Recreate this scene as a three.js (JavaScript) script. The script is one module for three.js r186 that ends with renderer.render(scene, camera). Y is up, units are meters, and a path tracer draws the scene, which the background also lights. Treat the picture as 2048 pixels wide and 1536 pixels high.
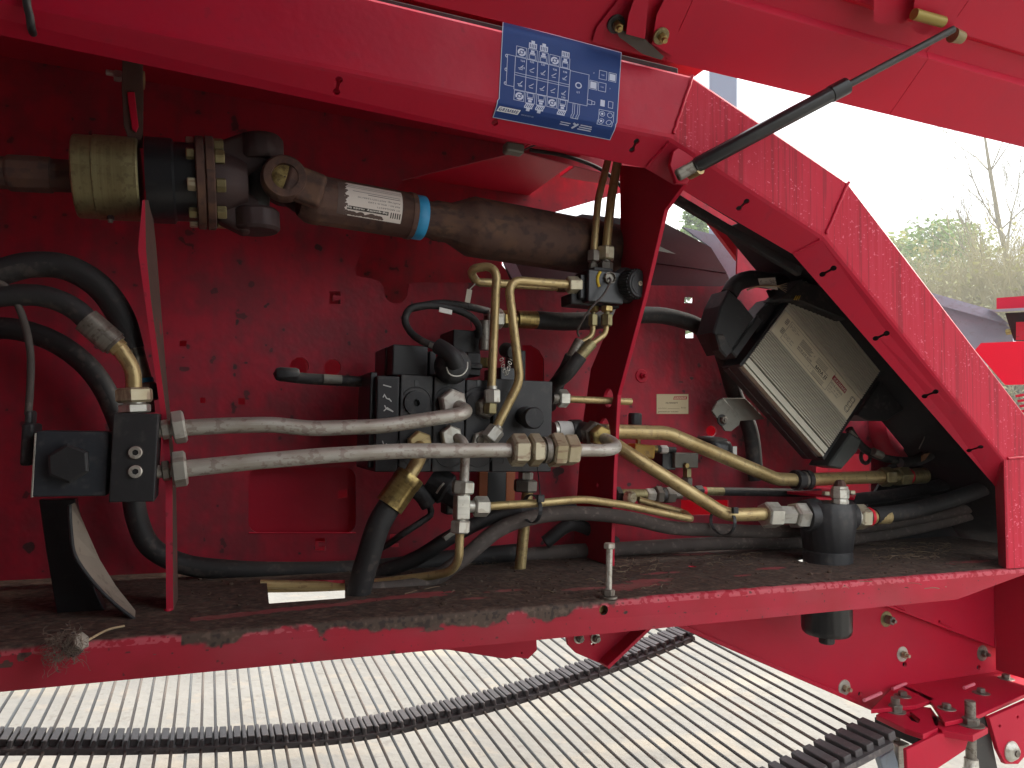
import * as THREE from 'three';
import { RoundedBoxGeometry } from 'three/addons/geometries/RoundedBoxGeometry.js';
import { ConvexGeometry } from 'three/addons/geometries/ConvexGeometry.js';
import { mergeGeometries, mergeVertices, toCreasedNormals } from 'three/addons/utils/BufferGeometryUtils.js';
import { Brush, Evaluator, SUBTRACTION } from 'three-bvh-csg';

// ------------------------------------------------------------------ camera
const scene = new THREE.Scene();
const FPX = 1484, CAM = new THREE.Vector3(0, 0.25, 1.30);          // photo lens in 2048 x 1536 pixels
const camera = new THREE.PerspectiveCamera(2 * Math.atan(768 / FPX) * 180 / Math.PI, 4 / 3, 0.02, 400);
const back = new THREE.Vector3(604, 82, 1484).normalize();          // world +z seen by the camera
const right = new THREE.Vector3(3646, -162, -1484); right.addScaledVector(back, -right.dot(back)).normalize();
const upv = new THREE.Vector3().crossVectors(back, right);
const toCam = new THREE.Matrix4().makeBasis(right, upv, back);      // world axes in camera space
const toWorld = toCam.clone().transpose();
camera.quaternion.setFromRotationMatrix(toWorld);
camera.position.copy(CAM);
// ------------------------------------------------------------------ sky, sun, exposure
{
  const w = 512, h = 256, d = new Float32Array(w * h * 4);
  for (let j = 0; j < h; j++) for (let i = 0; i < w; i++) {
    const el = (j + 0.5) / h * Math.PI - Math.PI / 2, s = Math.max(0, Math.sin(el)), a = i / w * 2 * Math.PI;
    const c = 1 + 0.05 * Math.sin(3 * a + 5 * el) + 0.04 * Math.sin(7 * a - 9 * el);
    const L = (0.72 + 0.55 * s) * c, k = (j * w + i) * 4;
    d[k] = L * 0.97; d[k + 1] = L; d[k + 2] = L * 1.03; d[k + 3] = 1;
  }
  const sky = new THREE.DataTexture(d, w, h, THREE.RGBAFormat, THREE.FloatType);
  sky.mapping = THREE.EquirectangularReflectionMapping; sky.magFilter = sky.minFilter = THREE.LinearFilter; sky.needsUpdate = true;
  scene.background = sky; scene.environment = sky;
}
const sun = new THREE.DirectionalLight(0xfff4e6, 4);
sun.position.set(5.0, 3.0, -0.3); sun.target.position.set(0.4, 0, 0);
sun.castShadow = true; sun.shadow.radius = 24; sun.shadow.mapSize.set(2048, 2048);
Object.assign(sun.shadow.camera, { left: -4, right: 4, top: 4, bottom: -4, near: 0.1, far: 20 });
scene.add(sun, sun.target);
scene.fog = new THREE.FogExp2(0xeef2f2, 0.005);
const renderer = new THREE.WebGLRenderer({ antialias: true });
renderer.setSize(1024, 768);
renderer.toneMapping = THREE.LinearToneMapping;
renderer.toneMappingExposure = 2.75;
renderer.shadowMap.enabled = true;

// ------------------------------------------------------------------ measuring: photo pixel -> point on a plane of the place
const V = (x, y, z) => new THREE.Vector3(x, y, z);
const ray = (px, py) => V(px - 1024, 768 - py, -FPX).applyMatrix4(toWorld).normalize();
const P = (px, py, z) => { const d = ray(px, py); return CAM.clone().addScaledVector(d, (z - CAM.z) / d.z); };
const onY = (px, py, y) => { const d = ray(px, py); return CAM.clone().addScaledVector(d, (y - CAM.y) / d.y); };
const onX = (px, py, x) => { const d = ray(px, py); return CAM.clone().addScaledVector(d, (x - CAM.x) / d.x); };
const atD = (px, py, D) => { const d = ray(px, py); return CAM.clone().addScaledVector(d, D); };
const camBack = V(0, 0, 1).applyMatrix4(toWorld);
const mpp = p => p.clone().sub(CAM).dot(camBack) / -FPX;               // metres per photo pixel at p
const sz = (p, n) => mpp(p) * n;
let seed = 7; const rnd = () => { seed = (seed * 1664525 + 1013904223) >>> 0; return seed / 4294967296; };
const rr = (a, b) => a + (b - a) * rnd();

// ------------------------------------------------------------------ noise + textures
const H = new Float32Array(65536); { let s = 12345; for (let i = 0; i < 65536; i++) { s = (s * 1103515245 + 12345) & 0x7fffffff; H[i] = s / 0x7fffffff; } }
function vn(x, y, px, py, s) {
  const xi = Math.floor(x), yi = Math.floor(y); let fx = x - xi, fy = y - yi; fx = fx * fx * (3 - 2 * fx); fy = fy * fy * (3 - 2 * fy);
  const x0 = ((xi % px) + px) % px, x1 = (x0 + 1) % px, y0 = ((yi % py) + py) % py, y1 = (y0 + 1) % py;
  const h = (a, b) => H[(a * 157 + b * 7919 + s * 1013) & 65535];
  return (h(x0, y0) * (1 - fx) + h(x1, y0) * fx) * (1 - fy) + (h(x0, y1) * (1 - fx) + h(x1, y1) * fx) * fy;
}
function fbm(u, v, px, py, o, s) { let a = 0, w = 0.5, t = 0; for (let i = 0; i < o; i++) { a += w * vn(u * px, v * py, px, py, s + i * 17); t += w; w *= 0.5; px *= 2; py *= 2; } return a / t; }
const sst = (a, b, x) => { x = Math.min(1, Math.max(0, (x - a) / (b - a))); return x * x * (3 - 2 * x); };
const mix3 = (a, b, t) => [a[0] + (b[0] - a[0]) * t, a[1] + (b[1] - a[1]) * t, a[2] + (b[2] - a[2]) * t];
function tex(w, h, metres, fn, srgb = true) {                       // metres = [width, height] that one tile covers, null = plain 0..1 uv
  const d = new Uint8Array(w * h * 4);
  for (let j = 0; j < h; j++) for (let i = 0; i < w; i++) {
    const c = fn((i + 0.5) / w, (j + 0.5) / h), k = (j * w + i) * 4;
    if (typeof c === 'number') d[k] = d[k + 1] = d[k + 2] = Math.max(0, Math.min(255, c * 255));
    else for (let q = 0; q < 3; q++) d[k + q] = Math.max(0, Math.min(255, c[q]));
    d[k + 3] = 255;
  }
  const t = new THREE.DataTexture(d, w, h); t.wrapS = t.wrapT = THREE.RepeatWrapping; t.magFilter = THREE.LinearFilter; t.minFilter = THREE.LinearMipmapLinearFilter; t.generateMipmaps = true;
  if (srgb) t.colorSpace = THREE.SRGBColorSpace;
  if (metres) t.repeat.set(1 / metres[0], 1 / metres[1]);
  t.needsUpdate = true; return t;
}
const RED = [188, 15, 50], SOIL = [74, 58, 48], DUST = [138, 112, 98];
const bumpFine = tex(512, 512, [0.25, 0.25], (u, v) => fbm(u, v, 24, 24, 4, 3), false);
const bumpCoarse = tex(512, 512, [0.3, 0.3], (u, v) => fbm(u, v, 8, 8, 5, 9), false);
const bumpPeel = tex(256, 256, [0.12, 0.12], (u, v) => fbm(u, v, 14, 14, 2, 5), false);
function redMap(dust, spots, sd) {
  return tex(512, 512, [0.5, 0.5], (u, v) => {
    const n = fbm(u, v, 5, 5, 5, sd), m = fbm(u, v, 40, 40, 3, sd + 50), w = fbm(u, v, 11, 11, 4, sd + 90);
    let c = mix3(RED, [168, 12, 44], n * 0.7);
    c = mix3(c, DUST, dust * sst(0.3, 0.8, n * 0.6 + m * 0.5));
    c = mix3(c, SOIL, spots * sst(0.735, 0.76, w * 0.75 + m * 0.25) * 0.7);
    if (m > 0.78) c = mix3(c, [96, 26, 30], 0.5 * spots);
    return c;
  });
}
const roughMap = tex(512, 512, [0.5, 0.5], (u, v) => 0.3 + 0.4 * fbm(u, v, 7, 7, 5, 31), false);
const std = o => new THREE.MeshPhysicalMaterial(o);
const M = {};
M.red = std({ map: redMap(0.10, 0.15, 1), roughness: 1, roughnessMap: roughMap, bumpMap: bumpPeel, bumpScale: 0.0002, specularIntensity: 0.55, side: THREE.DoubleSide });
M.redClean = std({ map: redMap(0.05, 0.0, 7), roughness: 0.5, specularIntensity: 0.55, bumpMap: bumpPeel, bumpScale: 0.00012 });
M.redDirty = std({ map: redMap(0.28, 0.9, 13), roughness: 0.8, bumpMap: bumpFine, bumpScale: 0.0003 });
M.redStreak = std({ map: tex(1024, 512, [0.5, 0.5], (u, v) => {
  const s1 = fbm(u, v, 150, 3, 2, 21), s2 = fbm(u, v, 60, 2, 3, 25), n = fbm(u, v, 6, 6, 4, 28), chip = fbm(u, v, 130, 190, 2, 33) * (0.8 + 0.4 * n);
  let c = mix3(RED, [174, 15, 42], n);
  c = mix3(c, [205, 92, 104], 0.26 * sst(0.5, 0.78, s1) * sst(0.25, 0.6, n) + 0.08 * sst(0.5, 0.7, s2));
  c = mix3(c, [112, 14, 28], 0.4 * sst(0.58, 0.75, 1 - s1));
  if (chip > 0.80) c = mix3(c, [226, 150, 156], 0.55);
  return c;
}), roughness: 0.55, specularIntensity: 0.5, bumpMap: bumpPeel, bumpScale: 0.00015 });
const metal = (a, b, c, rough, met, sd, sp = 0.5) => std({ map: tex(512, 256, [0.16, 0.08], (u, v) => {
  const n = fbm(u, v, 4, 3, 5, sd), m = fbm(u, v, 24, 16, 3, sd + 7), s = fbm(u, v, 3, 40, 2, sd + 3);
  let k = mix3(a, b, sst(0.3, 0.7, n * 0.7 + s * 0.3)); k = mix3(k, c, sp * sst(0.58, 0.72, m)); return k;
}), roughness: rough, metalness: met, bumpMap: bumpFine, bumpScale: 0.00012 });
M.gold = metal([190, 170, 122], [166, 144, 98], [112, 92, 70], 0.4, 0.48, 41, 0.35);
M.silver = metal([186, 183, 174], [166, 158, 146], [120, 100, 90], 0.44, 0.3, 47, 0.4);
M.zinc = metal([206, 204, 194], [182, 180, 170], [124, 110, 94], 0.34, 0.5, 53, 0.3);
M.zincDull = metal([140, 136, 126], [112, 106, 98], [80, 68, 58], 0.46, 0.5, 59);
M.brass = metal([180, 160, 104], [140, 122, 78], [92, 76, 52], 0.34, 0.85, 61, 0.4);
M.olive = metal([146, 138, 100], [124, 112, 78], [96, 80, 58], 0.46, 0.6, 67, 0.35);
M.rustNut = metal([188, 180, 156], [168, 156, 126], [112, 84, 70], 0.42, 0.45, 71, 0.5);
M.rust = std({ map: tex(512, 512, [0.25, 0.25], (u, v) => {
  const n = fbm(u, v, 4, 4, 5, 81), m = fbm(u, v, 20, 20, 4, 85), s = fbm(u, v, 10, 10, 4, 89);
  let c = mix3([76, 52, 46], [94, 68, 56], n); c = mix3(c, [112, 82, 60], 0.6 * sst(0.45, 0.8, s)); c = mix3(c, [50, 36, 35], 0.5 * sst(0.5, 0.75, m)); return c;
}), roughness: 0.78, metalness: 0.12, bumpMap: bumpCoarse, bumpScale: 0.0012 });
M.rustDark = std({ map: tex(256, 256, [0.2, 0.2], (u, v) => mix3([50, 36, 37], [70, 48, 45], fbm(u, v, 6, 6, 5, 95))), roughness: 0.65, metalness: 0.2, bumpMap: bumpCoarse, bumpScale: 0.001 });
const blackMap = (a, b, c, sd, t) => tex(512, 512, [0.3, 0.3], (u, v) => { const n = fbm(u, v, 6, 6, 5, sd), m = fbm(u, v, 36, 36, 3, sd + 5); return mix3(mix3(a, b, n), c, t * sst(0.55, 0.75, m * 0.6 + n * 0.4)); });
M.black = std({ map: blackMap([34, 34, 36], [44, 44, 46], [92, 84, 78], 101, 0.35), roughness: 0.52, bumpMap: bumpFine, bumpScale: 0.00015 });
M.blackGloss = std({ map: blackMap([24, 25, 27], [34, 35, 38], [70, 66, 62], 105, 0.3), roughness: 0.34 });
M.plastic = std({ map: blackMap([30, 31, 33], [42, 42, 44], [110, 104, 98], 109, 0.4), roughness: 0.6, bumpMap: bumpFine, bumpScale: 0.0002 });
M.rubber = std({ map: blackMap([30, 30, 31], [42, 40, 40], [98, 86, 78], 113, 0.5), roughness: 0.66, bumpMap: bumpFine, bumpScale: 0.0003 });
M.rubberDust = std({ map: blackMap([66, 60, 58], [92, 82, 76], [140, 128, 120], 117, 0.5), roughness: 0.8, bumpMap: bumpFine, bumpScale: 0.0005 });
M.beltRubber = std({ map: blackMap([70, 66, 68], [88, 82, 82], [130, 122, 116], 121, 0.5), roughness: 0.6, bumpMap: bumpFine, bumpScale: 0.0004 });
M.steelDark = std({ map: blackMap([58, 58, 58], [74, 72, 70], [96, 84, 74], 125, 0.4), roughness: 0.5, metalness: 0.5 });
M.grey = std({ map: blackMap([118, 118, 110], [132, 130, 122], [96, 88, 80], 129, 0.4), roughness: 0.55, metalness: 0.3 });
M.greyLight = std({ map: blackMap([128, 142, 156], [146, 160, 174], [120, 118, 112], 133, 0.3), roughness: 0.5, metalness: 0.1 });
M.blue = std({ color: 0x2c8fc0, roughness: 0.45 });
M.white = std({ color: 0xd8d6d0, roughness: 0.55 });
M.yellow = std({ color: 0xd0b020, roughness: 0.5 });
M.soil = std({ map: blackMap([70, 56, 47], [88, 72, 60], [52, 42, 38], 137, 0.8), roughness: 1, bumpMap: bumpCoarse, bumpScale: 0.003, side: THREE.DoubleSide });
M.dustBeige = std({ map: blackMap([150, 138, 124], [126, 114, 102], [92, 80, 70], 141, 0.6), roughness: 0.95 });
M.straw = std({ color: 0xb09c7c, roughness: 0.9, side: THREE.DoubleSide });
M.alu = std({ map: tex(512, 256, [0.1, 0.05], (u, v) => mix3([212, 209, 192], [196, 193, 178], fbm(u, v, 4, 60, 3, 145))), roughness: 0.45, metalness: 0.12 });
M.grimy = std({ map: tex(512, 512, [0.3, 0.3], (u, v) => { const n = fbm(u, v, 6, 6, 5, 151), m = fbm(u, v, 30, 30, 3, 155); return mix3(mix3([74, 52, 46], [98, 70, 60], n), [150, 24, 42], 0.8 * sst(0.58, 0.66, n * 0.6 + m * 0.4)); }), roughness: 0.85, bumpMap: bumpFine, bumpScale: 0.0004, side: THREE.DoubleSide });
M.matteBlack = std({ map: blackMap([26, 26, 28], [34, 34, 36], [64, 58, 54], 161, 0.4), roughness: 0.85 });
M.redGloss = std({ color: 0xd01030, roughness: 0.3 });

// ------------------------------------------------------------------ object helpers
const used = {};
const numbered = n => { const k = used[n] = (used[n] ?? -1) + 1; return k ? `${n}_${String(k).padStart(3, '0')}` : n; };
function tag(o, label, category, group, kind) { if (label) o.userData.label = label; if (category) o.userData.category = category; if (group) o.userData.group = group; if (kind) o.userData.kind = kind; return o; }
function thing(name, label, category, group) { const g = new THREE.Group(); g.name = numbered(name); scene.add(g); return tag(g, label, category, group); }
function put(name, geo, mat, parent = scene) {
  const m = new THREE.Mesh(geo, mat); m.name = parent === scene ? numbered(name) : name; m.castShadow = m.receiveShadow = true; parent.add(m); return m;
}
function metricUV(g0, ou = rnd() * 3, ov = rnd() * 3, swap = false) {                         // planar uv in metres by the way each face points
  const g = g0.index ? g0.toNonIndexed() : g0; if (!g.attributes.normal) g.computeVertexNormals();
  const p = g.attributes.position, uv = new Float32Array(p.count * 2), a = V(), b = V(), c = V();
  for (let i = 0; i < p.count; i += 3) {
    a.fromBufferAttribute(p, i); b.fromBufferAttribute(p, i + 1).sub(a); c.fromBufferAttribute(p, i + 2).sub(a); b.cross(c);
    const nx = Math.abs(b.x), ny = Math.abs(b.y), nz = Math.abs(b.z);
    for (let k = i; k < i + 3; k++) {
      const x = p.getX(k), y = p.getY(k), z = p.getZ(k); let s, t;
      if (nx > ny && nx > nz) { s = z; t = y; } else if (ny > nz) { s = x; t = z; } else { s = x; t = y; }
      if (swap) [s, t] = [t, s];
      uv[2 * k] = s + ou; uv[2 * k + 1] = t + ov;
    }
  }
  g.setAttribute('uv', new THREE.BufferAttribute(uv, 2)); return g;
}
const aim = (g, dir) => g.applyQuaternion(new THREE.Quaternion().setFromUnitVectors(V(0, 1, 0), dir.clone().normalize()));
function cyl(p, dir, r0, r1, L, seg = 24) { const g = new THREE.CylinderGeometry(r1, r0, L, seg); scaleUV(g, 2 * Math.PI * r0, L); g.translate(0, L / 2, 0); aim(g, dir); return g.translate(p.x, p.y, p.z); }
function scaleUV(g, a, b) { const u = g.attributes.uv, o = rnd(), q = rnd(); for (let i = 0; i < u.count; i++) u.setXY(i, u.getX(i) * a + o, u.getY(i) * b + q); return g; }
function lathe(p, dir, prof, seg = 32) {                             // prof: [radius, along] from p along dir
  const g = new THREE.LatheGeometry(prof.map(q => new THREE.Vector2(Math.max(q[0], 1e-5), q[1])), seg);
  const acc = [0]; let R = 0; prof.forEach((q, i) => { R = Math.max(R, q[0]); if (i) acc.push(acc[i - 1] + Math.hypot(q[0] - prof[i - 1][0], q[1] - prof[i - 1][1])); });
  { const u = g.attributes.uv, o = rnd(), w = rnd(), n = prof.length; for (let i = 0; i < u.count; i++) u.setXY(i, u.getX(i) * 2 * Math.PI * R + o, acc[i % n] + w); }
  const c = toCreasedNormals(g, 0.7); aim(c, dir); return c.translate(p.x, p.y, p.z);
}
function hexG(p, dir, af, L, spin = rr(0, 1)) {                      // chamfered hexagon prism
  const r = af / 2 / Math.cos(Math.PI / 6), c = Math.min(L * 0.14, r * 0.14);
  let g = new THREE.LatheGeometry([[0.0001, 0], [r * 0.86, 0], [r, c], [r, L - c], [r * 0.86, L], [0.0001, L]].map(q => new THREE.Vector2(...q)), 6);
  g.rotateY(spin); scaleUV(g, 2 * Math.PI * r, L); g = g.toNonIndexed(); g.computeVertexNormals(); aim(g, dir); return g.translate(p.x, p.y, p.z);
}
function filletPath(pts, R) {
  const path = new THREE.CurvePath(); let cur = pts[0].clone();
  for (let i = 1; i < pts.length - 1; i++) {
    const a = pts[i].clone().sub(pts[i - 1]), b = pts[i + 1].clone().sub(pts[i]), th = a.angleTo(b);
    const d = Math.min(Math.tan(th / 2) * (R[i] ?? R), a.length() * 0.48, b.length() * 0.48);
    const s = pts[i].clone().addScaledVector(a.normalize(), -d), e = pts[i].clone().addScaledVector(b.normalize(), d);
    if (s.distanceTo(cur) > 1e-5) path.add(new THREE.LineCurve3(cur, s));
    const k = 0.5523 + 0.05;
    path.add(new THREE.CubicBezierCurve3(s, s.clone().lerp(pts[i], k), e.clone().lerp(pts[i], k), e)); cur = e;
  }
  path.add(new THREE.LineCurve3(cur, pts[pts.length - 1].clone())); return path;
}
function capTube(curve, r, n, seg = 14) {
  const L = curve.getLength(), g = new THREE.TubeGeometry(curve, n ?? Math.max(12, Math.round(L / 0.006)), r, seg, false); scaleUV(g, L, 2 * Math.PI * r);
  const ends = [0, 1].map(t => { const p = curve.getPointAt(t), d = curve.getTangentAt(t).multiplyScalar(t ? 1 : -1), c = new THREE.CircleGeometry(r, seg); c.applyQuaternion(new THREE.Quaternion().setFromUnitVectors(V(0, 0, 1), d)); return c.translate(p.x, p.y, p.z); });
  return mergeGeometries([g, ...ends]);
}
const pipeG = (pts, r, R = 0.03, seg = 20) => capTube(filletPath(pts, R), r, undefined, seg);
const hoseG = (pts, r, seg = 16) => capTube(new THREE.CatmullRomCurve3(pts, false, 'centripetal'), r, undefined, seg);
const rbox = (w, h, d, b = 0.002) => { const g = new RoundedBoxGeometry(w, h, d, 2, Math.min(b, w / 2.1, h / 2.1, d / 2.1)); return metricUV(g); };
function boxPx(x0, y0, x1, y1, z, depth, b = 0.002) {                // world-axis box whose front face spans these photo pixels at depth plane z
  const a = P(x0, (y0 + y1) / 2, z), c = P(x1, (y0 + y1) / 2, z), t = P((x0 + x1) / 2, y0, z), u = P((x0 + x1) / 2, y1, z);
  const g = rbox(c.x - a.x, t.y - u.y, depth, b); return g.translate((a.x + c.x) / 2, (t.y + u.y) / 2, z - depth / 2);
}
function obox(c, ux, uy, w, h, d, b = 0.002) {                       // box centred at c with own axes
  const X = ux.clone().normalize(), Z = X.clone().cross(uy).normalize(), Y = Z.clone().cross(X);
  return rbox(w, h, d, b).applyMatrix4(new THREE.Matrix4().makeBasis(X, Y, Z).setPosition(c));
}
function beamG(a, b, w, d, up = V(0, 1, 0), bev = 0.001) { const u = b.clone().sub(a); return obox(a.clone().add(b).multiplyScalar(0.5), u, up, u.length(), w, d, bev); }
function plateZ(pts, z, th, holes = [], bev = 0.0008) {             // plate in the plane z, outline of world points
  const s = new THREE.Shape(pts.map(p => new THREE.Vector2(p.x, p.y)));
  for (const h of holes) s.holes.push(h.isPath ? h : new THREE.Path(h.map(p => new THREE.Vector2(p.x, p.y))));
  const g = new THREE.ExtrudeGeometry(s, { depth: th, bevelEnabled: bev > 0, bevelSize: bev, bevelThickness: bev, bevelOffset: -bev, bevelSegments: 1, curveSegments: 12 });
  g.translate(0, 0, z - th); return metricUV(g);
}
function plateX(pts, x, th, holes = [], bev = 0.0008) {             // plate across x, outline of (z, y)
  const s = new THREE.Shape(pts.map(p => new THREE.Vector2(-p.z, p.y)));
  for (const h of holes) s.holes.push(new THREE.Path(h.map(p => new THREE.Vector2(-p.z, p.y))));
  const g = new THREE.ExtrudeGeometry(s, { depth: th, bevelEnabled: bev > 0, bevelSize: bev, bevelThickness: bev, bevelOffset: -bev, bevelSegments: 1, curveSegments: 12 });
  g.rotateY(Math.PI / 2); g.translate(x, 0, 0); return metricUV(g);
}
const ringPts = (c, r, n = 20, sy = 1) => Array.from({ length: n }, (_, i) => V(c.x + r * Math.cos(i / n * 6.2832), c.y + r * sy * Math.sin(i / n * 6.2832), c.z));
function stack(parent, p, dir, items, mat) {                         // a row of fittings along dir: ['h' hexagon | 'c' round, across, length, material, name]
  const d = dir.clone().normalize(), q = p.clone(); let m;
  for (const [k, w, L, mt, nm] of items) {
    if (k === 'h') m = put(nm ?? 'nut', hexG(q, d, w, L), mt ?? mat, parent);
    else if (k === 'c') m = put(nm ?? 'collar', cyl(q, d, w / 2, w / 2, L), mt ?? mat, parent);
    q.addScaledVector(d, L);
  }
  return q;
}
function boltOn(parent, p, n, o = {}) {                              // a bolt on a surface: nut or head, washer and stud as its sub-parts
  const { w = 0.011, af = 0.013, h = 0.008, stud = 0.006, sr = 0.004, mat = M.zincDull, wm = M.zinc, name = 'bolt' } = o, d = n.clone().normalize();
  const b = put(name, hexG(p.clone().addScaledVector(d, w ? 0.002 : 0), d, af, h), mat, parent);
  if (w) put('washer', lathe(p.clone().addScaledVector(d, -0.001), d, [[0.001, 0.003], [w * 0.95, 0.003], [w, 0.002], [w, 0]], 24), wm, b);
  if (stud) put('stud', cyl(p.clone().addScaledVector(d, h + 0.001), d, sr, sr * 0.92, stud, 12), mat, b);
  return b;
}
function print(w, h, draw) { const c = document.createElement('canvas'); c.width = w; c.height = h; const x = c.getContext('2d'); draw(x, w, h); const t = new THREE.CanvasTexture(c); t.colorSpace = THREE.SRGBColorSpace; return t; }
function sheet(a, b, c, d) {                                         // quad with print uv: a top left, b top right, c bottom left, d bottom right
  const g = new THREE.BufferGeometry();
  g.setAttribute('position', new THREE.Float32BufferAttribute([c, d, b, c, b, a].flatMap(p => [p.x, p.y, p.z]), 3));
  g.setAttribute('uv', new THREE.Float32BufferAttribute([0, 0, 1, 0, 1, 1, 0, 0, 1, 1, 0, 1], 2)); g.computeVertexNormals(); return g;
}
const csg = new Evaluator(); csg.attributes = ['position', 'normal', 'uv'];
function cut(geo, tools) {
  let a = new Brush(geo); a.updateMatrixWorld();
  for (const t of tools) { if (!t.attributes.uv) metricUV(t); const b = new Brush(t.index ? t : mergeVertices(t)); b.updateMatrixWorld(); a = csg.evaluate(a, b, SUBTRACTION); }
  const g = a.geometry; g.clearGroups(); return g;
}
const ZF = 0.38, YT = 0.017, dz = V(0, 0, 1), dx = V(1, 0, 0), dy = V(0, 1, 0);

// ------------------------------------------------------------------ ground
{
  const gt = tex(1024, 1024, [1.6, 1.6], (u, v) => {
    const n = fbm(u, v, 5, 5, 6, 201), m = fbm(u, v, 60, 60, 3, 205), q = fbm(u, v, 18, 18, 4, 209);
    let c = mix3([106, 104, 99], [126, 124, 118], n); c = mix3(c, [136, 126, 112], 0.35 * sst(0.64, 0.76, q)); if (m > 0.66) c = mix3(c, [88, 83, 76], 0.3 * sst(0.66, 0.8, m)); c = mix3(c, [150, 140, 122], 0.35 * sst(0.55, 0.75, fbm(u, v, 3, 9, 3, 221)));
    return c;
  });
  const g = new THREE.PlaneGeometry(240, 240); g.rotateX(-Math.PI / 2); const u = g.attributes.uv; for (let i = 0; i < u.count; i++) u.setXY(i, u.getX(i) * 240, u.getY(i) * 240);
  const m = put('ground', g, std({ map: gt, roughness: 0.95, bumpMap: bumpCoarse, bumpScale: 0.004 })); m.position.set(0, -0.8, 0);
  tag(m, 'pale concrete yard seen between the conveyor rods', null, null, 'structure');
}
// ------------------------------------------------------------------ red machine frame
const frame = thing('machine_frame', 'red painted harvester side frame with open hydraulics compartment and dusty tray', 'machine frame');
const px3 = (list, z) => list.map(q => P(q[0], q[1], q[2] ?? z));
{ // back panel with its cut-outs
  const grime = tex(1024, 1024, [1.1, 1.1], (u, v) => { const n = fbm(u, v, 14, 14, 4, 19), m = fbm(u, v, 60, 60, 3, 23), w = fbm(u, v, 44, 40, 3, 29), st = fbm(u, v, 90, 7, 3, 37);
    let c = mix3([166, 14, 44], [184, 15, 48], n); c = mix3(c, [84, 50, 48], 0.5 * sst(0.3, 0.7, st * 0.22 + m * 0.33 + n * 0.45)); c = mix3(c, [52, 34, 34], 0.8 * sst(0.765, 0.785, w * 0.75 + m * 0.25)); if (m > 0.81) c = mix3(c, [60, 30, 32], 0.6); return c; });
  const rect = (x0, y0, x1, y1) => px3([[x0, y0], [x0, y1], [x1, y1], [x1, y0]], 0);
  const rrect = (x0, y0, x1, y1, r) => { const o = []; for (const [cx, cy, a] of [[x1 - r, y1 - r, 0], [x0 + r, y1 - r, 1], [x0 + r, y0 + r, 2], [x1 - r, y0 + r, 3]]) for (let i = 0; i <= 6; i++) { const t = (a + i / 6) * Math.PI / 2; o.push([cx + r * Math.cos(t), cy + r * Math.sin(t)]); } return px3(o, 0); };
  const circ = (x, y, r) => px3(Array.from({ length: 18 }, (_, i) => [x + r * Math.cos(i / 18 * 6.2832), y + r * Math.sin(i / 18 * 6.2832)]), 0);
  const cshape = (x, y, w, h, t) => px3([[x, y], [x, y + h], [x + w, y + h], [x + w, y + h - t * 1.3], [x + t, y + h - t], [x + t, y + t], [x + w, y + t * 1.2], [x + w, y]], 0);
  const notch = []; for (let i = 0; i <= 10; i++) { const t = Math.PI * (1.02 - i / 10 * 1.04); notch.push([792 + 23 * Math.cos(t), 586 + 21 * Math.sin(t)]); }
  const opening = px3([[1040, 303], [805, 360], [738, 468], [708, 540], [716, 552], [757, 560], [768, 574], ...notch, [818, 568], [832, 564], [1010, 566], [1440, 573], [1462, 568], [1474, 552], [1476, 470], [1400, 428], [1330, 395], [1200, 345]], 0);
  const outline = [V(-0.6, 0.84, 0), V(P(1330, 200, 0).x, 0.84, 0), ...px3([[1345, 240], [1640, 425], [1975, 850], [2085, 1000]], 0), V(P(2110, 1100, ZF).x, YT, 0)]; outline.push(V(outline.at(-1).x, YT - 0.02, 0), V(outline[0].x, YT - 0.02, 0));
  const holes = [opening, rrect(497, 935, 712, 1066, 22), cshape(659, 583, 22, 25, 7), cshape(630, 1076, 21, 26, 8), cshape(780, 1068, 18, 26, 6), rect(359, 681, 373, 693), rect(400, 795, 411, 806), rect(476, 796, 490, 809), circ(1423, 862, 11), rect(1369, 594, 1387, 606), rect(1371, 661, 1389, 676), rect(1632, 908, 1742, 1003), circ(599, 733, 19), circ(665, 735, 17), circ(1355, 872, 6),
    px3([[1045, 690], [1045, 770], [1088, 770], [1088, 718], [1078, 700], [1062, 690]], 0), rect(1362, 1000, 1458, 1030), rect(540, 955, 541, 956).slice(0, 0)].filter(h => h.length);
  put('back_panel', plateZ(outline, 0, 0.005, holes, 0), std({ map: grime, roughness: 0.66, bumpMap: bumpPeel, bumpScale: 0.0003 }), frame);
  put('inner_panel', plateZ(px3([[620, 200], [1300, 200], [1247, 384], [1085, 431], [1000, 525], [1040, 575], [1040, 640], [620, 640]], -0.34), -0.34, 0.004, [], 0), std({ map: grime, roughness: 0.7 }), frame);  // back panel grime reused here to darken the deep panel in place of shade
  put('inner_panel', plateZ(px3([[440, 880], [780, 880], [780, 1082], [440, 1082]], -0.03), -0.03, 0.004, [px3([[676, 980], [676, 998], [695, 994], [695, 978]], -0.03)], 0), M.redClean, frame);
  put('inner_panel', plateZ(px3([[1020, 660], [1110, 660], [1110, 800], [1020, 800]], -0.06), -0.06, 0.004, [], 0), M.redClean, frame);
  put('inner_panel', plateZ(px3([[1560, 860], [1850, 860], [1850, 1060], [1560, 1060]], -0.3), -0.3, 0.004, [], 0), M.redGloss, frame);
  put('inner_panel', plateZ(px3([[1330, 830], [1490, 830], [1490, 1050], [1330, 1050]], -0.3), -0.3, 0.004, [], 0), M.redGloss, frame);
  put('panel_lip', beamG(P(497, 1066, 0.001), P(712, 1066, 0.001), 0.002, 0.003), M.redClean, frame);
}
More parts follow.
